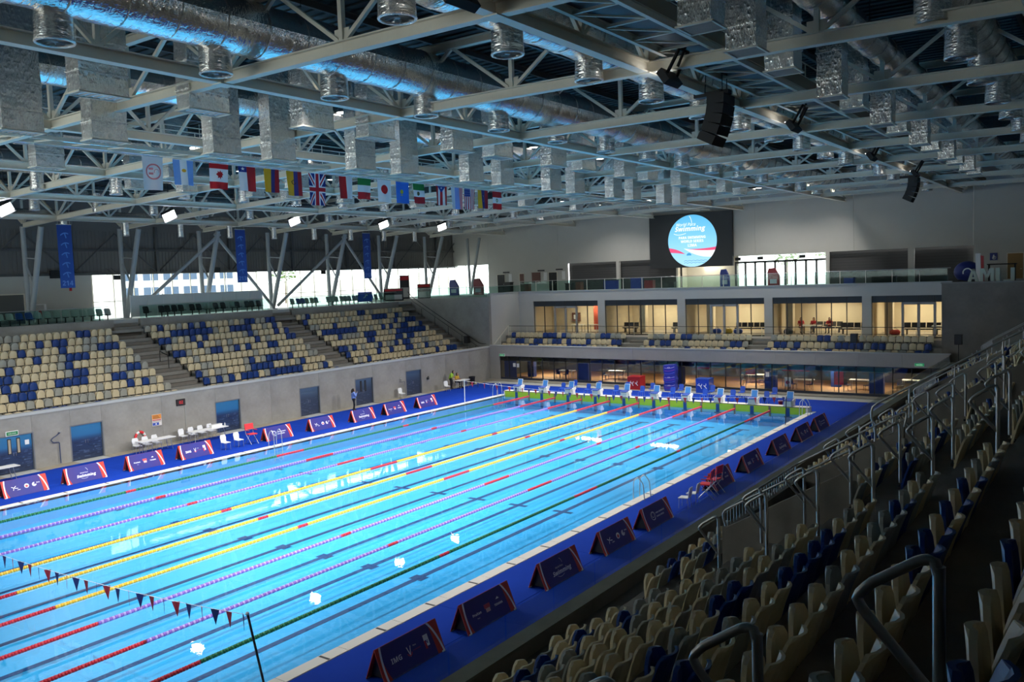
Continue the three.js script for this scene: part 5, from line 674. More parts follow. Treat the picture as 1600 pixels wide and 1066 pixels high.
  for (const [x, y, lz, lx, zs, nm] of rows) zs.forEach((z, i) => {
    const t = T('box_duct', `foil box duct ${nm}, ${ordinal(i)} from the near end`, 'duct', x, y, z, 0, 'square foil box ducts hanging from the roof'), H = YR(x) + 0.17 - y;
    const g = new THREE.BoxGeometry(lx, H, lz, 3, 10, 5).translate(0, H / 2, 0), p = g.attributes.position; for (let q = 0; q < p.count; q++) { const X = p.getX(q), Y = p.getY(q), Z = p.getZ(q), o = 0.035 * (n31((Y * 0.31 + Z * 0.17 + i * 0.13) % 1, (X * 0.4 + Z * 0.23 + 9) % 1) - 0.5); p.setX(q, X + o * Math.sign(X)); p.setZ(q, Z + o * Math.sign(Z)); } g.computeVertexNormals(); M('foil_wrap', g, foilBox, t);
    for (const q of [0.55, 1.35]) M('collar', bx(lx + 0.05, 0.04, lz + 0.05, 0, q, 0), foilBox, t); M('outlet_frame', [bx(lx + 0.1, 0.04, 0.05, 0, -0.01, lz / 2 + 0.02), bx(lx + 0.1, 0.04, 0.05, 0, -0.01, -lz / 2 - 0.02), bx(0.05, 0.04, lz + 0.1, lx / 2 + 0.02, -0.01, 0), bx(0.05, 0.04, lz + 0.1, -lx / 2 - 0.02, -0.01, 0)], steel, t); M('grille', [...Array(7)].map((_, q) => bx(lx - 0.04, 0.03, 0.02, 0, -0.012, -lz / 2 + (q + 0.5) * lz / 7)), grilleMat, t); boxN++;
  });
  // lattice catwalk on the right
  const k = T('lattice_catwalk', 'long grey lattice catwalk carrying lights and loudspeakers on the right', 'catwalk', 19.95, 15.85, 0); const W = 0.65;
  for (const s of [-1, 1]) { M('chord', ibeam(V(s * W, 0, 30), V(s * W, 0, -46), 0.12, 0.2, 0.02), steel, k); M('handrail', [rod(V(s * W, 1.0, 30), V(s * W, 1.0, -46), 0.025, 5), rod(V(s * W, 0.55, 30), V(s * W, 0.55, -46), 0.018, 5)], steel, k); }
  M('walk_plate', span(-W, W, 0.1, 0.13, 30, -46), steelDark, k);
  for (let z = 29; z > -46; z -= 1.5) { M('cross_bar', bar(V(-W, -0.02, z), V(W, -0.02, z), 0.07, 0.07), steel, k); M('lacing', [bar(V(-W, -0.05, z), V(W, -0.05, z - 1.5), 0.05, 0.05)], steel, k); for (const s of [-1, 1]) M('post', rod(V(s * W, 0, z), V(s * W, 1.0, z), 0.02, 4), steel, k); }
  for (const s of [-1, 1]) M('toe_board', [span(s * W + 0.02, s * W + 0.05, 0.1, 0.48, 30, -46)], MAT({ color: rgb(0.36, 0.28, 0.19), roughness: 0.7 }), k); for (let z = 28; z > -46; z -= 7.2) M('hanger', [rod(V(-W, 1, z), V(-W, 1.8, z), 0.03, 5), rod(V(W, 1, z), V(W, 1.8, z), 0.03, 5)], steel, k);
  // flag catwalk
  const fk = T('flag_catwalk', 'narrow steel catwalk with rails above the row of flags', 'catwalk', -2.4, 15.42, 0); for (const s of [-0.5, 0.5]) { M('chord', bar(V(s, 0, 30), V(s, 0, -44), 0.07, 0.14), steel, fk); M('handrail', [1.05, 0.6].map((y) => rod(V(s, y, 30), V(s, y, -44), 0.022, 5)), steel, fk); for (let z = 29; z > -44; z -= 2.1) M('post', rod(V(s, 0, z), V(s, 1.05, z), 0.02, 5), steel, fk); } for (let z = 29.5; z > -44; z -= 1.4) M('cross_bar', bar(V(-0.5, -0.02, z), V(0.5, -0.02, z - 0.35), 0.05, 0.05), steel, fk);
  // high bay lamps
  const lamp = T('high_bay_lamp', '', 'lamp', 0, 0, 0, 0, 'high bay lamps over the pool');
  M('reflector', lathe([[0.1, 0.34], [0.16, 0.3], [0.3, 0.1], [0.33, 0], [0.31, 0], [0.27, 0.1], [0.1, 0.28]], 18), stainless, lamp); M('lit_lens', lathe([[0, 0.015], [0.3, 0.02], [0.3, 0.03], [0, 0.03]], 18), glow(1, 0.96, 0.9, 7), lamp); M('stem', rod(V(0, 0.3, 0), V(0, 1.0, 0), 0.02, 6), steel, lamp);
  let li = 0; [[8.6, 'fourth'], [3.0, 'third'], [-7.2, 'second'], [-13.2, 'first']].forEach(([x, cn]) => { for (let r = 0; r < 9; r++) { const z = 14.2 - 7.2 * r - (x === -7.2 ? 0.2 : 0), y = YR(x) - 0.95, l = `round lit high bay lamp, ${ordinal(r)} from the near end of the ${cn} row`, o = li++ ? copy(lamp, l, x, y, z) : lamp; if (o === lamp) { lamp.position.set(x, y, z); lamp.userData.label = l; }
    const p = new THREE.SpotLight(rgb(1, 0.97, 0.93), r > 6 ? BAY * 0.3 : r > 5 ? BAY * 0.5 : BAY, 0, r > 6 ? 1.15 : x > 5 ? 0.6 : 0.66, 0.5, 2); p.position.set(x, y - 0.06, z); p.target.position.set(x, y - 8, z); p.castShadow = true; p.shadow.radius = 14; scene.add(p, p.target); } });
}
// ------------------------------------------------------------------ national flags hung under the catwalk
{
  const H = 192, Wd = 128;
  const stripes = (cols, vertical) => (k, w, h) => cols.forEach((c, i) => { k.fillStyle = c; vertical ? k.fillRect(w * i / cols.length, 0, w / cols.length + 1, h) : k.fillRect(0, h * i / cols.length, w, h / cols.length + 1); });
  const star = (k, x, y, r, a = -Math.PI / 2) => { k.beginPath(); for (let i = 0; i < 10; i++) { const q = a + i * Math.PI / 5, R = i % 2 ? r * 0.4 : r; k[i ? 'lineTo' : 'moveTo'](x + Math.cos(q) * R, y + Math.sin(q) * R); } k.fill(); };
  const list = [
    ['white flag with a pale red ring emblem', 11.98, 0.95, 1.36, (k, w, h) => { k.fillStyle = '#e9e6ea'; k.fillRect(0, 0, w, h); k.strokeStyle = '#d98088'; k.lineWidth = 9; k.beginPath(); k.arc(w / 2 + 4, h * 0.44, 42, 0, 7); k.stroke(); k.fillStyle = '#d98088'; k.fillRect(40, 62, 26, 12); k.fillRect(40, 90, 26, 12); k.lineWidth = 3; k.beginPath(); k.arc(86, 84, 14, 2.6, 6.6); k.stroke(); }],
    ['pale blue and white striped flag with a yellow sun', 10.55, 1.0, 1.06, (k, w, h) => { stripes(['#7fa8e6', '#efeff2', '#7fa8e6'], true)(k, w, h); k.fillStyle = '#d9a52a'; k.beginPath(); k.arc(w / 2, h * 0.42, 13, 0, 7); k.fill(); }],
    ['red and white flag with a red maple leaf', 8.75, 1.0, 1.12, (k, w, h) => { k.fillStyle = '#f2f0f2'; k.fillRect(0, 0, w, h); k.fillStyle = '#c3141f'; k.fillRect(0, 0, w, h * 0.2); k.fillRect(0, h * 0.72, w, h * 0.28); k.beginPath(); const P = [[0.32, 0.42], [0.42, 0.35], [0.4, 0.29], [0.5, 0.34], [0.56, 0.26], [0.6, 0.34], [0.68, 0.31], [0.68, 0.38], [0.74, 0.42], [0.66, 0.46], [0.68, 0.54], [0.6, 0.52], [0.55, 0.62], [0.5, 0.54], [0.4, 0.58], [0.42, 0.5]]; P.forEach(([a, b], i) => k[i ? 'lineTo' : 'moveTo'](a * w, b * h)); k.fill(); }],
    ['white and red flag with a blue corner and white star', 7.25, 0.95, 1.12, (k, w, h) => { k.fillStyle = '#efeef2'; k.fillRect(0, 0, w, h); k.fillStyle = '#b3202a'; k.fillRect(w * 0.48, 0, w, h); k.fillStyle = '#25358a'; k.fillRect(0, 0, w * 0.48, h * 0.24); k.fillStyle = '#fff'; star(k, w * 0.25, h * 0.11, 16); }],
    ['yellow, blue and red flag without emblem', 5.85, 0.9, 1.1, (k, w, h) => { k.fillStyle = '#e8ad20'; k.fillRect(0, 0, w * 0.5, h); k.fillStyle = '#2a2a6e'; k.fillRect(w * 0.5, 0, w * 0.25, h); k.fillStyle = '#a31c2c'; k.fillRect(w * 0.75, 0, w * 0.25, h); }],
    ['yellow, blue and red flag with a small dark crest', 4.5, 0.95, 1.18, (k, w, h) => { k.fillStyle = '#e8ad20'; k.fillRect(0, 0, w * 0.5, h); k.fillStyle = '#3a3480'; k.fillRect(w * 0.5, 0, w * 0.25, h); k.fillStyle = '#a5262f'; k.fillRect(w * 0.75, 0, w * 0.25, h); k.strokeStyle = '#3a3020'; k.lineWidth = 5; k.beginPath(); k.arc(w * 0.5, h * 0.45, 16, 0, 5); k.moveTo(w * 0.32, h * 0.42); k.lineTo(w * 0.44, h * 0.5); k.stroke(); }],
    ['large blue flag with red and white crosses', 3.0, 1.15, 1.58, (k, w, h) => { k.fillStyle = '#1d2c7c'; k.fillRect(0, 0, w, h); k.strokeStyle = '#f1f0f4'; k.lineWidth = 26; k.beginPath(); k.moveTo(0, 0); k.lineTo(w, h); k.moveTo(w, 0); k.lineTo(0, h); k.stroke(); k.strokeStyle = '#c01c2e'; k.lineWidth = 9; k.beginPath(); k.moveTo(0, 0); k.lineTo(w, h); k.moveTo(w, 0); k.lineTo(0, h); k.stroke(); k.fillStyle = '#f1f0f4'; k.fillRect(w * 0.36, 0, w * 0.28, h); k.fillRect(0, h * 0.4, w, h * 0.2); k.fillStyle = '#c01c2e'; k.fillRect(w * 0.42, 0, w * 0.16, h); k.fillRect(0, h * 0.44, w, h * 0.12); }],
    ['red and white flag split vertically without emblem', 1.05, 0.95, 1.14, stripes(['#b01822', '#eeedf1'], true)],
    ['green, white and red banded flag without emblem', -0.3, 0.98, 1.1, stripes(['#1f7a3c', '#efeef2', '#b3202c'])],
    ['white flag with a red disc', -1.8, 1.05, 1.18, (k, w, h) => { k.fillStyle = '#efeff3'; k.fillRect(0, 0, w, h); k.fillStyle = '#c8101f'; k.beginPath(); k.ellipse(w * 0.5, h * 0.42, 36, 40, 0, 0, 7); k.fill(); }],
    ['bright blue flag with a yellow sun', -3.25, 1.05, 1.18, (k, w, h) => { k.fillStyle = '#2f74dc'; k.fillRect(0, 0, w, h); k.fillStyle = '#d9c440'; k.beginPath(); k.arc(w * 0.46, h * 0.46, 20, 0, 7); k.fill(); k.fillRect(w * 0.34, h * 0.6, 30, 7); }],
    ['green, white and red banded flag with a brown emblem', -4.6, 0.98, 1.12, (k, w, h) => { stripes(['#1f7a3c', '#efeef2', '#b3202c'])(k, w, h); k.fillStyle = '#5d5a3c'; k.beginPath(); k.ellipse(w / 2, h / 2, 15, 20, 0, 0, 7); k.fill(); }],
    ['red and white striped flag with a blue triangle', -6.65, 1.0, 1.12, (k, w, h) => { stripes(['#b5202c', '#efeef2', '#b5202c', '#efeef2', '#b5202c'], true)(k, w, h); k.fillStyle = '#25408e'; k.beginPath(); k.moveTo(w * 0.12, 0); k.lineTo(w * 0.88, 0); k.lineTo(w / 2, h * 0.34); k.fill(); k.fillStyle = '#fff'; star(k, w / 2, h * 0.11, 10); }],
    ['white, blue and pink flag in three vertical bands', -8.1, 1.15, 1.3, stripes(['#e6eaf4', '#7f9be0', '#dc8f94'], true)],
    ['red and white striped flag with a starry blue corner', -9.35, 1.05, 1.26, (k, w, h) => { for (let i = 0; i < 13; i++) { k.fillStyle = i % 2 ? '#efeef2' : '#b52c3a'; k.fillRect(w * i / 13, 0, w / 13 + 1, h); } k.fillStyle = '#34448c'; k.fillRect(0, 0, w * 0.54, h * 0.38); k.fillStyle = '#dfe3f2'; for (let i = 0; i < 12; i++) k.fillRect(8 + (i % 4) * 16, 8 + Math.floor(i / 4) * 22, 4, 4); }],
    ['yellow, blue and red flag with an arc of stars', -10.7, 1.05, 1.14, (k, w, h) => { stripes(['#e0a824', '#2b2a78', '#a51d30'], true)(k, w, h); k.fillStyle = '#fff'; for (let i = 0; i < 6; i++) { const a = -1.2 + i * 0.48; k.fillRect(w * 0.44 + Math.cos(a) * 14, h * 0.45 + Math.sin(a) * 34, 4, 4); } }],
    ['red and white banded flag with a central crest, last in the row', -12.2, 0.98, 1.14, (k, w, h) => { stripes(['#b01822', '#f0eef0', '#b01822'])(k, w, h); k.fillStyle = '#7d8d74'; k.beginPath(); k.arc(w / 2, h / 2, 22, 0, 7); k.fill(); k.fillStyle = '#d8d8cc'; k.beginPath(); k.arc(w / 2, h / 2, 10, 0, 7); k.fill(); }],
  ];
  list.forEach(([label, z, w, h, draw], i) => {
    const t = T('national_flag', `${label}`, 'flag', -3.2, 15.32, z, Math.PI / 2, 'row of national flags under the catwalk');
    const g = new THREE.PlaneGeometry(w, h, 12, 8).translate(0, -h / 2, 0), p = g.attributes.position; for (let q = 0; q < p.count; q++) { const X = p.getX(q), Y = p.getY(q); p.setZ(q, 0.05 * Math.sin(X * 7 + i) * (-Y / h + 0.2)); p.setX(q, X * (1 - 0.08 * (-Y / h)) - Y * 0.05 * (i % 2 ? 0.4 : -0.5)); } g.computeVertexNormals();
    M('cloth', g, canvasMat(Wd, H, draw, { side: THREE.DoubleSide, roughness: 0.85 }), t); M('sleeve', rod(V(-w / 2, 0.01, 0), V(w / 2, 0.01, 0), 0.018, 6), white, t);
  });
  const c = T('flag_cable', 'thin steel cable carrying the row of national flags', 'cable', -3.2, 15.36, 0); M('wire', rod(V(0, 0, 30), V(0, 0, -40), 0.012, 5), stainless, c); for (let z = 28; z > -40; z -= 5.6) M('stay', rod(V(0, 0, z), V(0.35, 0.1, z), 0.015, 4), steel, c);
}
// ------------------------------------------------------------------ floodlights
function flood(x, y, z, tx, ty, tz, I, ang, label, group) {
  const t = T('floodlight', label, 'floodlight', x, y, z, 0, group), dir = V(tx - x, ty - y, tz - z).normalize(), q = new THREE.Quaternion().setFromUnitVectors(V(0, 0, 1), dir);
  const h = M('housing', [bx(0.86, 0.7, 0.16, 0, 0, -0.1), bx(0.9, 0.03, 0.24, 0, 0.36, -0.02), bx(0.9, 0.03, 0.24, 0, -0.36, -0.02)], darkGrey, t); h.quaternion.copy(q);
  const f = M('lit_lens', bx(0.8, 0.64, 0.02, 0, 0, 0.0), glow(1, 0.97, 0.98, 30), h);
  M('yoke', [rod(V(-0.46, 0, 0), V(-0.46, 0.6, 0), 0.02, 5), rod(V(0.46, 0, 0), V(0.46, 0.6, 0), 0.02, 5), rod(V(-0.46, 0.6, 0), V(0.46, 0.6, 0), 0.02, 5), rod(V(0, 0.6, 0), V(0, 2.75, 0), 0.035, 6)], darkGrey, t);
  const s = new THREE.SpotLight(rgb(1, 0.97, 0.94), I, 0, ang, 0.55, 2); s.position.copy(dir.clone().multiplyScalar(0.06)); s.target.position.copy(dir.clone().multiplyScalar(10)); s.castShadow = true; s.shadow.radius = 12; t.add(s, s.target);
}
[9.5, -0.76, -11.3, -21, -28.7].forEach((z, i) => flood(-21.6, 14.66, z, -1, 0, z * 0.82 + 2, FLOOD, 0.5, `glaring white floodlight above the left stand, ${ordinal(i)} from the near end`, 'glaring floodlights above the left stand'));
[20, 10.75, -0.2, -12.6, -23.5].forEach((z, i) => {
  const t = T('yoke_light', `black floodlight on a folding frame under the lattice catwalk, ${ordinal(i)} from the near end`, 'floodlight', 19.6, 15.3, z, 0, 'black floodlights under the lattice catwalk');
  M('frame', [rod(V(0.3, 0.5, 0.2), V(-0.05, -0.1, 0.25), 0.05, 6), rod(V(0.3, 0.5, -0.35), V(-0.05, -0.1, -0.35), 0.05, 6), rod(V(0.3, 0.5, 0.2), V(0.3, 0.5, -0.35), 0.05, 6), rod(V(0.35, 0.6, -0.1), V(0.1, 0.1, -0.1), 0.04, 6)], black, t); const h = M('housing', bx(0.2, 0.4, 0.9, 0, 0, 0, 0, 0.6), black, t); h.position.set(-0.1, -0.2, 0);
  M('lit_lens', bx(0.02, 0.34, 0.8, -0.11, 0, 0, 0, 0.6), glow(1, 0.97, 0.95, 16), h);
  const s = new THREE.SpotLight(rgb(1, 0.98, 0.95), FLOOD_R, 0, 0.5, 0.6, 2); s.position.set(-0.32, -0.3, 0); s.target.position.set(-19.6 - 3, -15.3, z > 0 ? -3 : 2); s.castShadow = true; s.shadow.radius = 12; t.add(s, s.target);
});
// line array loudspeakers
for (const [x, y, z, l] of [[19.2, 15.35, 6.6, 'curved black loudspeaker cluster hanging near the middle of the catwalk'], [18.6, 15.3, -27.5, 'curved black loudspeaker cluster at the far end of the catwalk']]) {
  const t = T('line_array', l, 'loudspeaker', x, y, z, 0, 'curved loudspeaker clusters'); M('fly_bar', [bx(1.15, 0.14, 0.3, -0.15, 0, 0), bx(0.1, 0.05, 0.6, 0.2, 0.05, 0)], black, t);
  for (let i = 0; i < 5; i++) { const a = -0.05 - i * 0.11; const b = M('cabinet', bx(0.55, 0.29, 0.95, 0, 0, 0, 0, a), black, t); b.position.set(0.12 - 0.02 * i * i, -0.22 - i * 0.29, 0); M('grille', bx(0.02, 0.25, 0.85, -0.285, 0, 0), darkGrey, b).rotation.z = a; }
  M('chain', [rod(V(-0.4, 0.05, 0), V(-0.3, 1.0, 0.1), 0.015, 4), rod(V(0.25, 0.05, 0.2), V(0.25, 1.0, 0.2), 0.015, 4), rod(V(0.25, 0.05, -0.2), V(0.25, 1.0, -0.2), 0.015, 4)], black, t);
}
// ------------------------------------------------------------------ people
function person(label, x, y, z, ry, J, cols) {                                 // J: joints; bones: [a, b, ra, rb, colour key]
  const bones = [['pel', 'chest', 0.15, 0.17, 'top'], ['chest', 'neck', 0.15, 0.06, 'top'], ['neck', 'head', 0.055, 0.095, 'skin'], ['head', 'crown', 0.098, 0.085, 'hair']];
  for (const s of ['L', 'R']) bones.push([`sh${s}`, `el${s}`, 0.056, 0.045, 'top'], [`el${s}`, `wr${s}`, 0.043, 0.03, cols.sleeve ?? 'skin'], ['chest2', `sh${s}`, 0.09, 0.062, 'top'], [`hip${s}`, `kn${s}`, 0.088, 0.06, 'legs'], [`kn${s}`, `an${s}`, 0.056, 0.038, 'legs'], [`an${s}`, `to${s}`, 0.045, 0.032, 'shoe'], ['pel', `hip${s}`, 0.12, 0.1, 'legs']);
  const R = 88, size = 1.06, mc = new MarchingCubes(R, new THREE.MeshBasicMaterial(), false, false, 120000), c0 = V(0, J.mid ?? 0.88, 0), v = V(0, 0, 0), a = V(0, 0, 0), ba = V(0, 0, 0), pa = V(0, 0, 0);
  const B = bones.map(([p, q, r1, r2, k]) => ({ p: V(...J[p]), q: V(...J[q]), r1, r2, k }));
  const dist = (pt, b) => { ba.copy(b.q).sub(b.p); pa.copy(pt).sub(b.p); const h = Math.max(0, Math.min(1, pa.dot(ba) / Math.max(1e-6, ba.lengthSq()))); return pa.addScaledVector(ba, -h).length() - (b.r1 + (b.r2 - b.r1) * h); };
  mc.isolation = 0; const half = R / 2;
  for (let k = 0; k < R; k++) for (let j = 0; j < R; j++) for (let i = 0; i < R; i++) { v.set((i - half) / half * size, (j - half) / half * size, (k - half) / half * size).add(c0); let s = 0; let best = 9; for (const b of B) { const d = dist(v, b); best = Math.min(best, d); if (d < 0.25) s += Math.exp(-d * 38); } mc.field[i + j * R + k * R * R] = s > 0 ? Math.log(s) / 38 : -best; }
  mc.update();
  const n = mc.count, pos = new Float32Array(n * 3), nor = new Float32Array(n * 3), col = new Float32Array(n * 3), C = Object.fromEntries(Object.entries(cols).filter(([k]) => k !== 'sleeve'));
  for (let i = 0; i < n; i++) { v.set(mc.positionArray[i * 3], mc.positionArray[i * 3 + 1], mc.positionArray[i * 3 + 2]).multiplyScalar(size).add(c0); v.toArray(pos, i * 3); for (let q = 0; q < 3; q++) nor[i * 3 + q] = mc.normalArray[i * 3 + q]; let bd = 9, bk = 'top'; for (const b of B) { const d = dist(v, b); if (d < bd) { bd = d; bk = b.k; } } if (bk === 'hair') { const hd = J.head; bk = v.z > hd[2] + 0.035 && v.y < J.crown[1] + 0.03 ? 'skin' : 'hair'; } C[bk].toArray(col, i * 3); }
  const g = new THREE.BufferGeometry(); g.setAttribute('position', new THREE.BufferAttribute(pos, 3)); g.setAttribute('normal', new THREE.BufferAttribute(nor, 3)); g.setAttribute('uv', new THREE.BufferAttribute(new Float32Array(n * 2), 2)); g.setAttribute('color', new THREE.BufferAttribute(col, 3));
  const extra = [g], paint = (q, c) => { const f = flat(q), m = f.attributes.position.count, a2 = new Float32Array(m * 3); for (let i = 0; i < m; i++) c.toArray(a2, i * 3); f.setAttribute('color', new THREE.BufferAttribute(a2, 3)); return f; };
  for (const s of ['L', 'R']) { const w = V(...J[`wr${s}`]), d = w.clone().sub(V(...J[`el${s}`])).normalize(), side = V(0, 0, 1).cross(d).normalize(), pal = w.clone().addScaledVector(d, 0.08), nrm = d.clone().cross(side); extra.push(paint(rod(w, pal, 0.03, 8, 0.036), C.skin)); [-1.5, -0.5, 0.5, 1.5].forEach((k, i) => { const b = pal.clone().addScaledVector(side, k * 0.018), m = b.clone().addScaledVector(d, [0.04, 0.05, 0.046, 0.036][i]), e = m.clone().addScaledVector(d, 0.03).addScaledVector(nrm, 0.018); extra.push(paint(rod(b, m, 0.009, 6, 0.008), C.skin), paint(rod(m, e, 0.008, 6, 0.006), C.skin)); }); const tb = w.clone().addScaledVector(d, 0.03).addScaledVector(side, 0.026); extra.push(paint(rod(tb, tb.clone().addScaledVector(side, 0.03).addScaledVector(d, 0.035), 0.01, 6, 0.008), C.skin)); }
  const hd = V(...J.head); extra.push(paint(new THREE.ConeGeometry(0.018, 0.05, 6).rotateX(1.9).translate(hd.x, hd.y + 0.0, hd.z + 0.105), C.skin)); for (const s of [-1, 1]) extra.push(paint(new THREE.SphereGeometry(0.012, 6, 5).translate(hd.x + s * 0.034, hd.y + 0.03, hd.z + 0.088), rgb(0.02, 0.015, 0.01)), paint(new THREE.SphereGeometry(0.022, 6, 5).scale(0.5, 1.2, 0.9).translate(hd.x + s * 0.1, hd.y + 0.01, hd.z), C.skin)); extra.push(paint(bx(0.05, 0.01, 0.01, hd.x, hd.y - 0.045, hd.z + 0.09), rgb(0.3, 0.1, 0.08)));
  const t = T('person', label, 'person', x, y, z, ry); M('body', extra, MAT({ color: 0xffffff, vertexColors: true, roughness: 0.75 }), t);
  return t;
}
const STAND = { pel: [0, 0.95, 0], chest: [0, 1.25, 0], chest2: [0, 1.33, 0], neck: [0, 1.46, 0.01], head: [0, 1.57, 0.03], crown: [0, 1.64, -0.01], shL: [0.19, 1.38, 0], shR: [-0.19, 1.38, 0], elL: [0.25, 1.12, -0.02], elR: [-0.25, 1.12, -0.02], wrL: [0.24, 0.88, 0.06], wrR: [-0.24, 0.88, 0.06], hipL: [0.1, 0.9, 0], hipR: [-0.1, 0.9, 0], knL: [0.11, 0.49, 0.02], knR: [-0.11, 0.49, 0.02], anL: [0.12, 0.08, -0.02], anR: [-0.12, 0.08, -0.02], toL: [0.13, 0.04, 0.13], toR: [-0.13, 0.04, 0.13] };
const SIT = { ...STAND, mid: 0.7, pel: [0, 0.55, -0.05], chest: [0, 0.87, -0.02], chest2: [0, 0.95, -0.01], neck: [0, 1.08, 0.02], head: [0, 1.19, 0.07], crown: [0, 1.27, 0.03], shL: [0.19, 1.0, 0], shR: [-0.19, 1.0, 0], elL: [0.25, 0.78, 0.1], elR: [-0.25, 0.78, 0.1], wrL: [0.12, 0.78, 0.33], wrR: [-0.12, 0.78, 0.33], hipL: [0.1, 0.53, 0.0], hipR: [-0.1, 0.53, 0.0], knL: [0.13, 0.52, 0.42], knR: [-0.13, 0.52, 0.42], anL: [0.13, 0.1, 0.42], anR: [-0.13, 0.1, 0.42], toL: [0.13, 0.04, 0.57], toR: [-0.13, 0.04, 0.57] };
const skin = rgb(0.42, 0.24, 0.16), hair = rgb(0.012, 0.009, 0.007), blackC = rgb(0.012, 0.012, 0.014);
{
  const w = person('person in a pale blue jacket and black trousers lifting a phone beside the left wall', -18.4, 0.008, -13.4, 2.5, { ...STAND, elR: [-0.24, 1.15, 0.14], wrR: [-0.1, 1.38, 0.26], elL: [0.27, 1.13, -0.06], wrL: [0.2, 0.98, 0.12], knL: [0.1, 0.49, 0.05], anL: [0.09, 0.08, 0.04], toL: [0.1, 0.04, 0.19], anR: [-0.08, 0.08, -0.08], toR: [-0.09, 0.04, 0.07] }, { top: rgb(0.2, 0.32, 0.7), legs: blackC, skin, hair, shoe: rgb(0.02, 0.02, 0.02), sleeve: 'top' });
  M('long_hair', new THREE.SphereGeometry(0.12, 12, 10).scale(0.95, 1.5, 0.75).translate(0, 1.5, -0.075), MAT({ color: hair, roughness: 0.8 }), w, 'long dark hair down the back');
  person('person in a yellow-green shirt and dark trousers standing beside the corner table', -19.3, 0.008, -26.3, 1.9, { ...STAND, pel: [0, 0.95, -0.05], chest: [0, 1.24, 0.06], chest2: [0, 1.31, 0.1], neck: [0, 1.42, 0.17], head: [0, 1.5, 0.24], crown: [0, 1.58, 0.22], shL: [0.19, 1.34, 0.1], shR: [-0.19, 1.34, 0.1], elL: [0.24, 1.08, 0.14], elR: [-0.24, 1.08, 0.14], wrL: [0.16, 0.9, 0.3], wrR: [-0.16, 0.9, 0.3] }, { top: rgb(0.36, 0.62, 0.05), legs: blackC, skin, hair, shoe: rgb(0.02, 0.02, 0.02) });
  person('person in an orange-yellow shirt sitting at the corner table with head bowed', -19.45, 0.008, -27.3, 1.57, SIT, { top: rgb(0.6, 0.36, 0.03), legs: blackC, skin, hair, shoe: rgb(0.02, 0.02, 0.02) });
  const c = makeChair('deck_chair', 'white chair under the person in orange-yellow at the corner table', white, stainless, 'white plastic chairs on the decks'); c.position.set(-19.5, 0.006, -27.3); c.rotation.y = 1.57;
  const redC = rgb(0.42, 0.02, 0.03);
  [[7.05, -42.0, 0.5, 'person in a red shirt sitting at the left of the upper room table'], [8.15, -42.0, 0, 'person in a red shirt sitting at the middle of the upper room table'], [9.45, -42.0, -0.2, 'person in a red shirt sitting at the right of the upper room table']].forEach(([x, z, a, l], i) => person(l, x, 4.08, z, a, { ...SIT, head: [0.01 * i, 1.19, 0.07 - 0.02 * i] }, { top: redC, legs: i ? rgb(0.05, 0.05, 0.07) : rgb(0.3, 0.2, 0.16), skin, hair, shoe: blackC }));
}
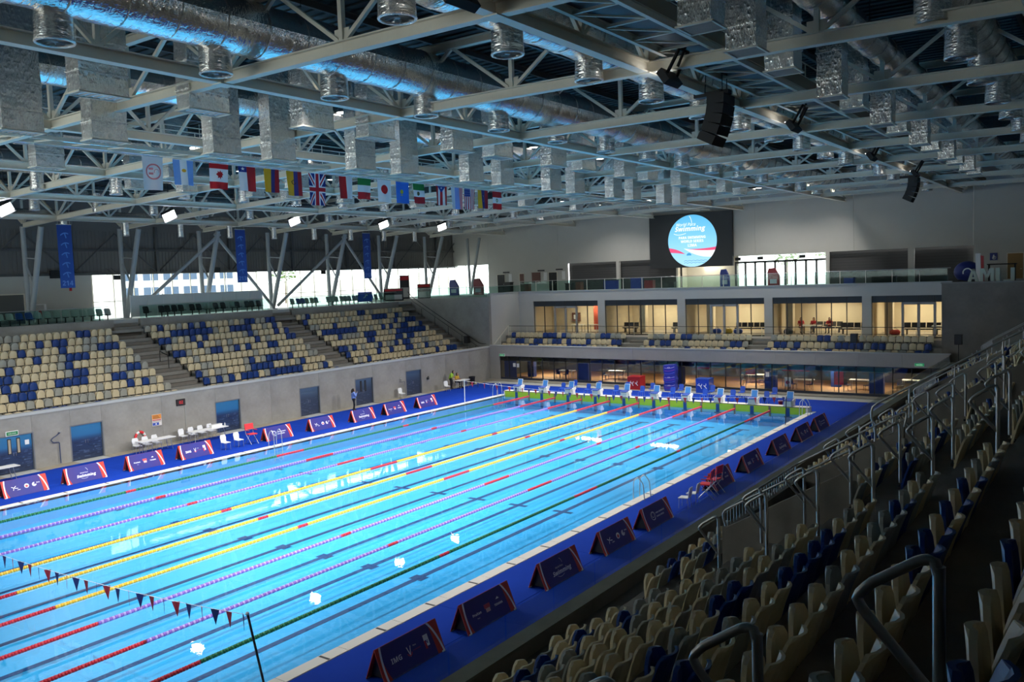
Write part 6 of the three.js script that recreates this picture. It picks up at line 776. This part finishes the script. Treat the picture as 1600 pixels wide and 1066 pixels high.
// ------------------------------------------------------------------ outside
{
  S('ground_outside', [span(-120, -36.2, 7.2, 7.6, 80, -140), span(-36.2, 120, 7.4, 7.9, -50, -140)], MAT({ color: rgb(0.5, 0.49, 0.46), roughness: 0.9 }));
  const b = T('white_building', 'white building with rows of blue windows seen through the left glass', 'building', -52, 7.6, -22.5); M('wall', span(-4, 0, 0, 9, 9, -9), MAT({ color: rgb(0.8, 0.8, 0.79), roughness: 0.8 }), b);
  const pane = MAT({ color: rgb(0.12, 0.18, 0.28), roughness: 0.1 }); for (let r = 0; r < 3; r++) for (let i = 0; i < 6; i++) { const z = 7.6 - i * 2.3; const f = M('window', span(-0.02, 0.06, 0.9 + r * 2.2, 2.6 + r * 2.2, z, z - 1.9), white, b); M('window_pane', [span(0.06, 0.075, 1.0 + r * 2.2, 2.5 + r * 2.2, z - 0.1, z - 0.9), span(0.06, 0.075, 1.0 + r * 2.2, 2.5 + r * 2.2, z - 1.0, z - 1.8)], pane, f); } M('louvre', [...Array(9)].map((_, i) => span(0, 0.06, 1 + i * 0.3, 1.15 + i * 0.3, -7, -8.6)), white, b); M('roof', span(-4.2, 0.2, 9, 9.3, 9.2, -9.2), white, b);
  const wl = S('wall_outside', span(-60, -59.6, 7.6, 10.2, -22, -90), MAT({ color: rgb(0.72, 0.7, 0.66), roughness: 0.9 }));
  const leaf = MAT({ color: rgb(0.16, 0.26, 0.07), roughness: 0.8 }), bark = MAT({ color: rgb(0.16, 0.11, 0.07), roughness: 0.9 });
  const tree = (label, x, z, h) => { const t = T('tree', label, 'tree', x, 7.7, z); M('trunk', rod(V(0, 0, 0), V(0.1, h * 0.55, 0), 0.14, 7, 0.08), bark, t); const g = []; for (let i = 0; i < 420; i++) { const a = rr(0, 6.28), r = Math.cbrt(rnd()) * h * 0.3, p = Math.acos(rr(-1, 1)); g.push(new THREE.PlaneGeometry(0.3, 0.16).rotateX(rr(0, 3)).rotateY(rr(0, 3)).translate(r * Math.sin(p) * Math.cos(a), h * 0.7 + r * Math.cos(p), r * Math.sin(p) * Math.sin(a))); } M('foliage', g, MAT({ color: leaf.color, roughness: 0.8, side: THREE.DoubleSide }), t).userData.kind = 'stuff'; };
  tree('pale green tree outside the left glass beyond the middle banner', -50, -34, 6); tree('tree outside the glazed exit on its left', -0.5, -62, 5.5); tree('tree outside the middle of the glazed exit', 3, -66, 6.5); tree('tree outside the right part of the glazed exit', 6.5, -63, 5.5);
  // closing walls
  S('wall_near', [span(-36.3, 40.3, -0.4, 7.8, 34.5, 34.9), span(-36.3, 40.3, 14.2, 18.5, 34.5, 34.9), span(10.8, 40.3, 7.8, 14.2, 34.5, 34.9)], concreteDark);
  { const w = S('window_10'); for (let x = -36; x < 10.6; x += 2.6) { M('mullion', span(x - 0.05, x + 0.05, 7.8, 14.2, 34.6, 34.75), steel, w); M('pane', span(x + 0.05, x + 2.55, 7.85, 14.15, 34.66, 34.67), glassClear, w); } } S('wall_right', span(40, 40.4, 0, 18.5, 34.9, -52), concreteDark); S('wall_right_back', span(34, 40, 7.9, 18.5, -48, -48.3), plaster);
}
renderer.render(scene, camera);
